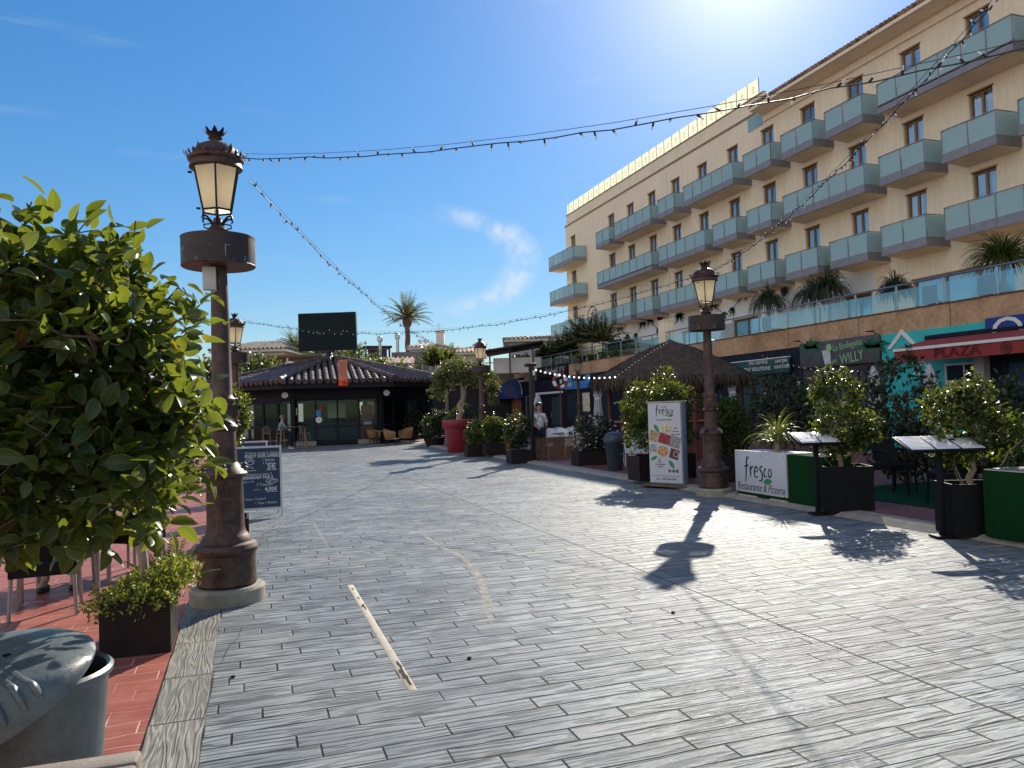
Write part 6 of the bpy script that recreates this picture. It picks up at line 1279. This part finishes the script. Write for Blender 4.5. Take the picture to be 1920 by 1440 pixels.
for px, py, dep, base, lab, sd, ls in ((345, 815, 6.3, (265, 1180), 'small leaved topiary ball on a pale trunk behind the rubber plant', 101, .045), (428, 775, 9.6, (428, 960), 'small leaved topiary ball half behind the nearest lamp', 102, .05)):
    v = PD(px if sd > 101 else 300, py, dep); t_ = thing('topiary_tree', lab, 'potted tree', (v.x, v.y, 0), 0, 'topiary trees in box planters along the left edge'); crown(t_, [((.05, 0, v.z), (.42, .4, .42)), ((.1, 0, v.z - .15), (.42, .4, .36))] if sd == 101 else [((0, 0, v.z), (.27, .3, .36)), ((-.1, 0, v.z - .2), (.3, .3, .3))], 420, 8, ls, 'oval', leaf_hedge, m_palebark, sd, (0, 0, .3), .035, shell=.5, clump=8, step=.1, twig_r=.003)
    box_planter(t_, .44, .6, .36, m_planter)
    if sd == 101:
        bx_ = G(212, 1225); t_.location = (-.76, 6.12, 0); 
gs = thing('ground_shrub', 'yellow green small leaved shrub spilling over the dark box below the rubber plant', 'shrub', (-.76, 6.12, .3)); crown(gs, [((.06, 0, .1), (.27, .34, .15)), ((.2, .05, .16), (.2, .25, .14)), ((-.18, -.1, .03), (.16, .24, .12)), ((.0, -.24, .04), (.26, .12, .11))], 650, 7, .03, 'oval', leaf_lime, m_bark, 103, (0, 0, .02), .012, nstem=6, shell=.3, step=.06, twig_r=.002, upw=.9)
fg = thing('fern_plant', 'bright green upright fern behind the yellow green shrub', 'plant', (-.62, 6.5, .3)); fronds(fg, (0, 0, 0), 14, .42, (.5, 1.35), 4, leaf_hedge, 9, .085, .06, stem=.006, wid=.5)
# grey bin, near planter
v = PD(66, 1300, 2.62); bn_ = make_bin('grey plastic litter bin with ribbed swing hood at the lower left', (v.x, v.y, .0), m_bing, .3, .96)
hd = hood(bn_, m_bing)
for k, u in enumerate((-.10, -.05, .015, .065)):
    pts = []
    for i in range(14):
        e_ = i / 13 * 1.5; r = .272 * cos(e_) ** .7; pts.append((u * (1 - .2 * i / 13) - .02, -sqrt(max(0, r * r - u * u)), .02 + .245 * sin(e_) ** .9))
    hd.tube(pts[1:], [.002] + [.012] * 11 + [.004], 6)
hd.v = [wedge_lid(p, radians(33), .135) for p in hd.v]
o = hd.build('hood', m_bing, bn_, 50); o.location = (-.05, -.02, .735); o.rotation_euler = (radians(6), 0, radians(6)); o.scale = (1.06, 1.04, .92); MB().rbox((-.03, -.03, .153), (.1, .03, .012), .005).build('hood_slot', m_black, o, True)
MB().lathe([(.001, .72), (.215, .72)], 24, cap=False).build('dark_inside', m_black, bn_)
pcn = G(263, 1400, .70); np_ = thing('edge_planter', 'corner of a grey brown planter rim at the bottom left edge', 'planter', (pcn.x - .65, pcn.y - .35, 0), -.02); m_np = M('grey_brown_rim', (.20, .165, .135), .65, 0, .2, 10, .15)
MB().rbox((0, .31, .35), (1.3, .08, .70), .012).rbox((0, -.31, .35), (1.3, .08, .70), .012).rbox((.61, 0, .35), (.08, .54, .69), .012).rbox((-.61, 0, .35), (.08, .54, .69), .012).build('box', m_np, np_, True); MB().bx(-.57, .57, -.27, .27, .3, .58).build('soil', m_soil, np_)
# dark chairs and tables of the cafe on the left
m_leg = M('chair_leg_alu', (.30, .28, .27), .4, .5, .1, 9, .05)
v = G(90, 1150); cA = make_chair('dark chair seen from behind under the rubber plant, lettering on its back', (m_black, m_leg), script='YO'); cA.location = (v.x - .02, v.y + .05, 0); cA.rotation_euler[2] = pi + .1
c0_ = cA.location.copy()
for dx, dy, rz, lab in ((-.75, .15, pi - .15, 'dark chair at the left photo edge beside the lettered chair'), (.45, 1.5, -.6, 'dark chair farther back behind the yellow green shrub'), (-.1, 1.35, .1, 'dark chair under the person in sandals')):
    o = copy_tree(cA, c0_ + Vector((dx, dy, 0)), rz, lab); o['group'] = 'dark cafe chairs on the red pavement'
cA['group'] = 'dark cafe chairs on the red pavement'; cP = o
tbl = make_table('dark square cafe table between the lettered chair and the person in sandals', .72, .7, .73, m_black, m_leg); tbl.location = c0_ + Vector((.02, .68, 0))
# ------------------------------------------------------------ people
m_skin = M('skin', (.42, .22, .14), .55, 0, .08, 6, .03); m_shirt = M('patterned_shirt', (.06, .10, .16), .85, 0, .6, 14, .1, tint=(.30, .34, .36)); m_jean = M('dark_jeans', (.015, .02, .04), .9, 0, .2, 20, .2); m_hair = M('grey_hair', (.18, .17, .16), .7, 0, .3, 40, .3); m_hairk = M('black_hair', (.012, .010, .010), .5, 0, .3, 40, .3); m_print = M('printed_dress', (.05, .07, .16), .85, 0, .8, 9, .1, tint=(.62, .64, .70)); m_sand = M('sandal_black', (.015, .014, .014), .6)
def skin(name, parts, mat, parent, lv=2):
    """parts: list of chains [(x,y,z,r),...]; chains share a vertex when positions match"""
    idx = {}; V = []; Rr = []; E_ = []
    for ch in parts:
        last = None
        for x, y, z, r in ch:
            k = (round(x, 3), round(y, 3), round(z, 3))
            if k not in idx: idx[k] = len(V); V.append((x, y, z)); Rr.append(r)
            if last is not None: E_.append((last, idx[k]))
            last = idx[k]
    me = bpy.data.meshes.new(name); me.from_pydata(V, E_, []); o = bpy.data.objects.new(name, me); C.objects.link(o); md = o.modifiers.new('s', 'SKIN'); md.use_smooth_shade = True
    for i, sv in enumerate(me.skin_vertices[0].data): sv.radius = (Rr[i], Rr[i]); sv.use_root = i == 0
    ss = o.modifiers.new('u', 'SUBSURF'); ss.levels = ss.render_levels = lv
    m2 = bpy.data.meshes.new_from_object(o.evaluated_get(bpy.context.evaluated_depsgraph_get())); bpy.data.objects.remove(o); bpy.data.meshes.remove(me); m2.name = name; m2.materials.clear(); m2.materials.append(mat); return link(name, m2, parent)
def hand(w_, d, s):
    """five bent fingers beyond wrist w_, pointing along d"""
    d = Vector(d).normalized(); sd_ = d.cross(Vector((0, 0, 1))).normalized(); w_ = Vector(w_); pm = w_ + d * .075; out = [[(*w_, .026), (*pm, .034)]]
    for i, l in enumerate((.062, .075, .07, .055)): b = pm + sd_ * (.027 - .018 * i) * s + d * .012; t_ = b + d * l * .6 - Vector((0, 0, .012)); out.append([(*pm, .034), (*b, .009), (*t_, .008), (*(t_ + d * l * .3 - Vector((0, 0, .025))), .007)])
    th = w_ + d * .03 + sd_ * .03 * s; out.append([(*w_, .026), (*th, .011), (*(th + d * .04 + sd_ * .015 * s), .009)]); return out
def person(label, loc, rz, h, seated, top, legs, hairm, shoe, lean=.0, arms=((-.32, .24), (-.32, .24)), long_hair=False, feet=None, bare=False):
    t_ = thing('person', label, 'person', loc, rz); y0 = -lean; ch = []; pel = (0, 0, h + .06, .13); bel = (0, y0 * .3, h + .2, .125); chs = (0, y0 * .7, h + .40, .14); nk = (0, y0, h + .55, .055); hd0 = (0, y0 - .015, h + .64, .075); hd1 = (0, y0 - .02, h + .72, .09); hd2 = (0, y0 - .01, h + .80, .07)
    ch.append([pel, bel, chs, nk, hd0, hd1, hd2]); tops = [[pel[:3] + (.15,), bel[:3] + (.145,), chs[:3] + (.155,), (0, y0 * .9, h + .5, .085)]]; lg = []; sh = []
    for s in (-1, 1):
        ay, az = arms[0 if s < 0 else 1]; S_ = (s * .17, y0 * .8, h + .46, .058); El = (s * .235, y0 + ay * .3, h + .22, .042); Wr = (s * .17, y0 + ay, h + az, .028); ch.append([chs, S_, El, Wr]); ch += hand(Wr[:3], (0, -1, -.1) if ay < -.1 else (0, -.2, -1), s); md = tuple((a_ + b_) / 2 for a_, b_ in zip(S_, El))
        tops.append([chs[:3] + (.155,), S_[:3] + (.075,), md[:3] + (.062,), El[:3] + (.056,)])
        Hp = (s * .095, 0, h + .02, .10); kx = s * .12
        if seated: Kn = (kx, -.43, h + .05, .066); An = (kx, -.40 + (feet or 0), .1, .038); To = (kx + s * .02, An[1] - .15, .035, .03)
        else: Kn = (s * .1, -.02, h * .53, .062); An = (s * .1, .02, .09, .04); To = (s * .12, -.13, .035, .03)
        cf = (An[0], (Kn[1] + An[1]) / 2 + .02, (Kn[2] * .62 + An[2] * .38), .055); ch.append([pel, Hp, Kn, cf, An, To]); lg.append([pel[:3] + (.15,), Hp[:3] + (.118,), Kn[:3] + (.085,)] + ([cf[:3] + (.07,), (An[0], An[1], An[2] + .03, .055)] if not bare else []))
        sh.append([(An[0], An[1] + .05, .022, .034), (An[0], An[1] - .05, .022, .038), (To[0], To[1] - .03, .022, .04)])
    skin('body', ch, m_skin, t_); skin('shirt', tops, top, t_); skin('trousers' if not bare else 'shorts', lg, legs, t_)
    for c_ in sh: skin('shoe', [c_], shoe, t_)
    q = MB().sphere((0, y0 + .015, h + .765), .102, 14, 10, .95)
    if long_hair: q.sphere((0, y0 + .05, h + .64), .095, 12, 8, 1.35)
    q.build('hair', hairm, t_, True); q = MB()
    for s in (-1, 1): q.sphere((s * .033, y0 - .098, h + .725), .012, 8, 6)
    q.build('eye', m_black, t_, True); MB().sphere((0, y0 - .115, h + .69), .016, 8, 6, 1.4).build('nose', m_skin, t_, True); MB().rbox((0, y0 - .098, h + .648), (.05, .012, .012), .004).build('mouth', M('lip', (.30, .10, .08), .5), t_, True); return t_
person('man in a patterned shirt and dark jeans sitting on a high stool at the pavilion', (seat_loc.x, seat_loc.y, 0), pi / 2 + .2, .74, True, m_shirt, m_jean, m_hair, m_white, .1, ((-.34, .3), (-.34, .3)), feet=-.02)
v = PD(1011, 790, 22.9); person('person with black hair and a white and blue printed top behind the timber post', (v.x, v.y, .068), .1, .83, False, m_print, m_jean, m_hairk, m_black, 0, ((-.2, .1), (-.05, -.0)), True)
person('person in sandals sitting at the table under the rubber plant', (cP.location.x, cP.location.y - .02, 0), 0, .44, True, m_print, m_jean, m_hair, m_sand, .05, ((-.36, .26), (-.36, .26)), bare=True, feet=.05)
# ------------------------------------------------------------ chalkboards
m_chalk = M('chalkboard_blue', (.012, .035, .075), .7, 0, .2, 3, .05); m_chalkw = M('chalk', (.50, .53, .56), .9, 0, .15, 30, 0); m_frame = M('board_frame', (.45, .46, .50), .5, 0, .08, 5, .05)
def aboard(label, x0, x1, y, h, full):
    W_ = x1 - x0; t_ = thing('chalkboard', label, 'chalkboard', ((x0 + x1) / 2, y, 0), .0); tl = .13; zf = lambda z: Vector((0, tl * z, z)); fr_ = MB()
    for s in (-1, 1): fr_.tube([Vector((s * (W_ / 2 - .02), 0, 0)), Vector((s * (W_ / 2 - .02), tl * h, h))], .022, 4)
    fr_.tube([(-W_ / 2, tl * h, h), (W_ / 2, tl * h, h)], .022, 4).tube([(-W_ / 2 + .02, tl * .14, .14), (W_ / 2 - .02, tl * .14, .14)], .022, 4); fr_.build('frame', m_frame, t_); bk = MB()
    for s in (-1, 1): bk.tube([Vector((s * (W_ / 2 - .05), tl * h + .02, h - .03)), Vector((s * (W_ / 2 - .05), tl * h + .42, 0))], .016, 5)
    bk.build('rear_leg', m_frame, t_); MB().add([(-W_ / 2 + .03, tl * .15 + .004, .15), (W_ / 2 - .03, tl * .15 + .004, .15), (W_ / 2 - .03, tl * h + .004, h - .015), (-W_ / 2 + .03, tl * h + .004, h - .015), (-W_ / 2 + .03, tl * .15 + .016, .15), (W_ / 2 - .03, tl * .15 + .016, .15), (W_ / 2 - .03, tl * h + .016, h - .015), (-W_ / 2 + .03, tl * h + .016, h - .015)], [(0, 1, 2, 3), (5, 4, 7, 6), (0, 4, 5, 1), (3, 2, 6, 7), (0, 3, 7, 4), (1, 5, 6, 2)]).build('board', m_chalk, t_)
    if full:
        U = Vector((0, tl, 1)).normalized()
        def wr(s_, u, v_, sz, al='CENTER', mw=None, off=0): text(s_, sz, m_chalkw, t_, Vector((u * W_ / 2, tl * (.15 + v_ * (h - .17)) - .001, .15 + v_ * (h - .17))), (1, 0, 0), U, align=al, ext=.001, maxw=mw, off=off)
        wr('Disfrute nuestras ofertas', .28, .925, .05, mw=.5); wr('ENJOY OUR OFFERS', .28, .87, .07, mw=.52, off=.002); wr('2 Tapas', -.62, .77, .06); wr('1 Bebida', .5, .80, .055); wr('1 Drink', .48, .745, .05); wr('1 Cafe o Te', -.36, .68, .055); wr('5€', .62, .685, .12, off=.002); wr('Desayuno para 2', .16, .565, .055); wr('BREAKFAST FOR 2', .1, .51, .062, mw=.46, off=.002); wr('1 Cafe o Te', -.3, .445, .045); wr('2 Tostadas', .35, .39, .055); wr('4,50€', .58, .31, .08, off=.002); wr('12 noon', .05, .31, .03); wr('Tapas o Tapitas 6', .0, .155, .045); wr('1 Tapa + Bebida', .38, .085, .05); wr('2€', -.68, .05, .06)
        q = MB(); on_ = lambda u, v_: Vector((u * W_ / 2, tl * (.15 + v_ * (h - .17)) - .001, .15 + v_ * (h - .17)))
        for (u, v_, a_, b_) in ((-.18, .78, .17, .05), (.62, .445, .22, .035)): q.ribbon([on_(u + a_ * cos(k * pi / 8), v_ + b_ * sin(k * pi / 8)) for k in range(17)], .008, (0, -1, .1)).ribbon([on_(u + a_ * .6 * cos(k * pi / 5), v_ + b_ * .5 * sin(k * pi / 3)) for k in range(12)], .006, (0, -1, .1))
        for u0_, u1_, v_ in ((.42, .82, .63), (.4, .8, .265), (-.3, .05, .63)): q.ribbon([on_(u0_, v_), on_(u1_, v_)], .008, (0, -1, .1))
        q.build('chalk_drawing', m_chalkw, t_)
    return t_
rb = G(530, 968); aboard('blue framed chalkboard with offers written in white chalk', rb.x - .82, rb.x + .01, rb.y, 1.1, True); v = PD(502, 826, 14.9); aboard('second chalkboard, only its pale top edge seen behind the first', v.x - .85, v.x, v.y - .14, 1.1, False)
# ------------------------------------------------------------ strings of lights
bulb_me = None
def light_string(label, A, Bp, sag, n, seed, size=1.0, globe=False, wire=True, mid=None):
    global bulb_me
    rg = random.Random(seed); A, Bp = Vector(A), Vector(Bp); t_ = thing('globe_light_string' if globe else 'fairy_light_string', label, 'string lights', A); d = Bp - A; f = lambda u: d * u - Vector((0, 0, 4 * sag * u * (1 - u))); k = 60; jit = .009 * size if not globe else 0
    pts = [f(i / k) + Vector((rg.uniform(-jit, jit), rg.uniform(-jit, jit), rg.uniform(-jit, jit))) * (0 < i < k) for i in range(k + 1)]; MB().tube(pts, .0048 * size, 5).build('cable', m_cable, t_)
    if wire and not globe: MB().tube([f(i / 20) * 1.0 + Vector((0, 0, .035)) for i in range(21)], .002, 4).build('support_wire', m_irondark, t_)
    if globe: pm = MB().sphere((0, 0, -.06), .04 * size, 10, 8).build('bulb', m_lit, t_, True)
    else:
        pm = MB().tube([(0, 0, 0), (0, 0, .028)], .007, 6).build('bulb', [m_cable, m_bulb], t_); q = MB().tube([(0, 0, 0), (0, 0, .03)], .0075, 6); q.cur = 1; q.tube([(0, 0, .03), (0, 0, .05), (0, 0, .058)], [.0055, .006, .002], 6); me = pm.data; o = q.build('bulb', [m_cable, m_bulb], t_); bpy.data.objects.remove(pm); pm = o
    for i in range(n):
        u = (i + .5 + rg.uniform(-.3, .3) * (not globe)) / n; o = pm if i == 0 else pm.copy()
        if i: C.objects.link(o)
        j = int(u * k); o.location = pts[j].lerp(pts[min(j + 1, k)], u * k - j); o.scale = (size,) * 3
        if not globe: o.rotation_euler = (rg.choice((0, pi)) + rg.uniform(-.9, .9), rg.uniform(-.9, .9), 0)
    return t_
tp_ = lambda L_, z: (L_.x, L_.y, z)
light_string('string of small lights from the nearest lamp to the upper right corner of the photo', (L1.x + .06, L1.y - .02, 3.9), (7.46, -2.8, 3.95), .74, 95, 1, .9)
light_string('string of small lights from the nearest lamp down to the lamp by the red pot', (L1.x + .25, L1.y + .05, 3.72), (L3.x - .1, L3.y - .1, 3.86), .72, 98, 2, 1.0)
light_string('string of small lights passing in front of the video screen', (L2.x + .1, L2.y, 3.88), (L4.x - .08, L4.y + .1, 3.82), .62, 90, 3, 1.05)
light_string('densely twisted string of lights rising from the right lamp to the top right corner', (L4.x + .03, L4.y - .08, 3.85), tuple(PD(1905, -40, 4.4)), .22, 99, 4, .8)
tv = (tp.location.x + .1, tp.location.y, 2.78); hv = Vector((hut.location.x - 2.2, hut.location.y - .9, 2.42)); light_string('string of white globe bulbs from the timber post to the thatched hut', tv, hv, .12, 17, 5, .8, True)
light_string('string of tiny bulbs climbing the thatched roof', hv, (hut.location.x - .5, hut.location.y - .75, 3.35), -.05, 16, 6, .38, True)
a_ = PX(1425, 664, 16.2); b_ = PX(1660, 690, 15.0); light_string('string of tiny bulbs along the dark shop signs', a_, b_, .25, 20, 7, .4, True)
for px, py, lab in ((1262, 1150, 'small dark pebble on the paving below the lamp shadow'), (880, 1236, 'tiny dark stone on the paving right of the drain slot'), (437, 1271, 'tiny dark stone on the paving near the left edge strip')):
    v = G(px, py); tag(MB().sphere((v.x, v.y, .008), .016, 8, 6, .6).build('pebble', m_joint, None, True), lab, 'pebble')
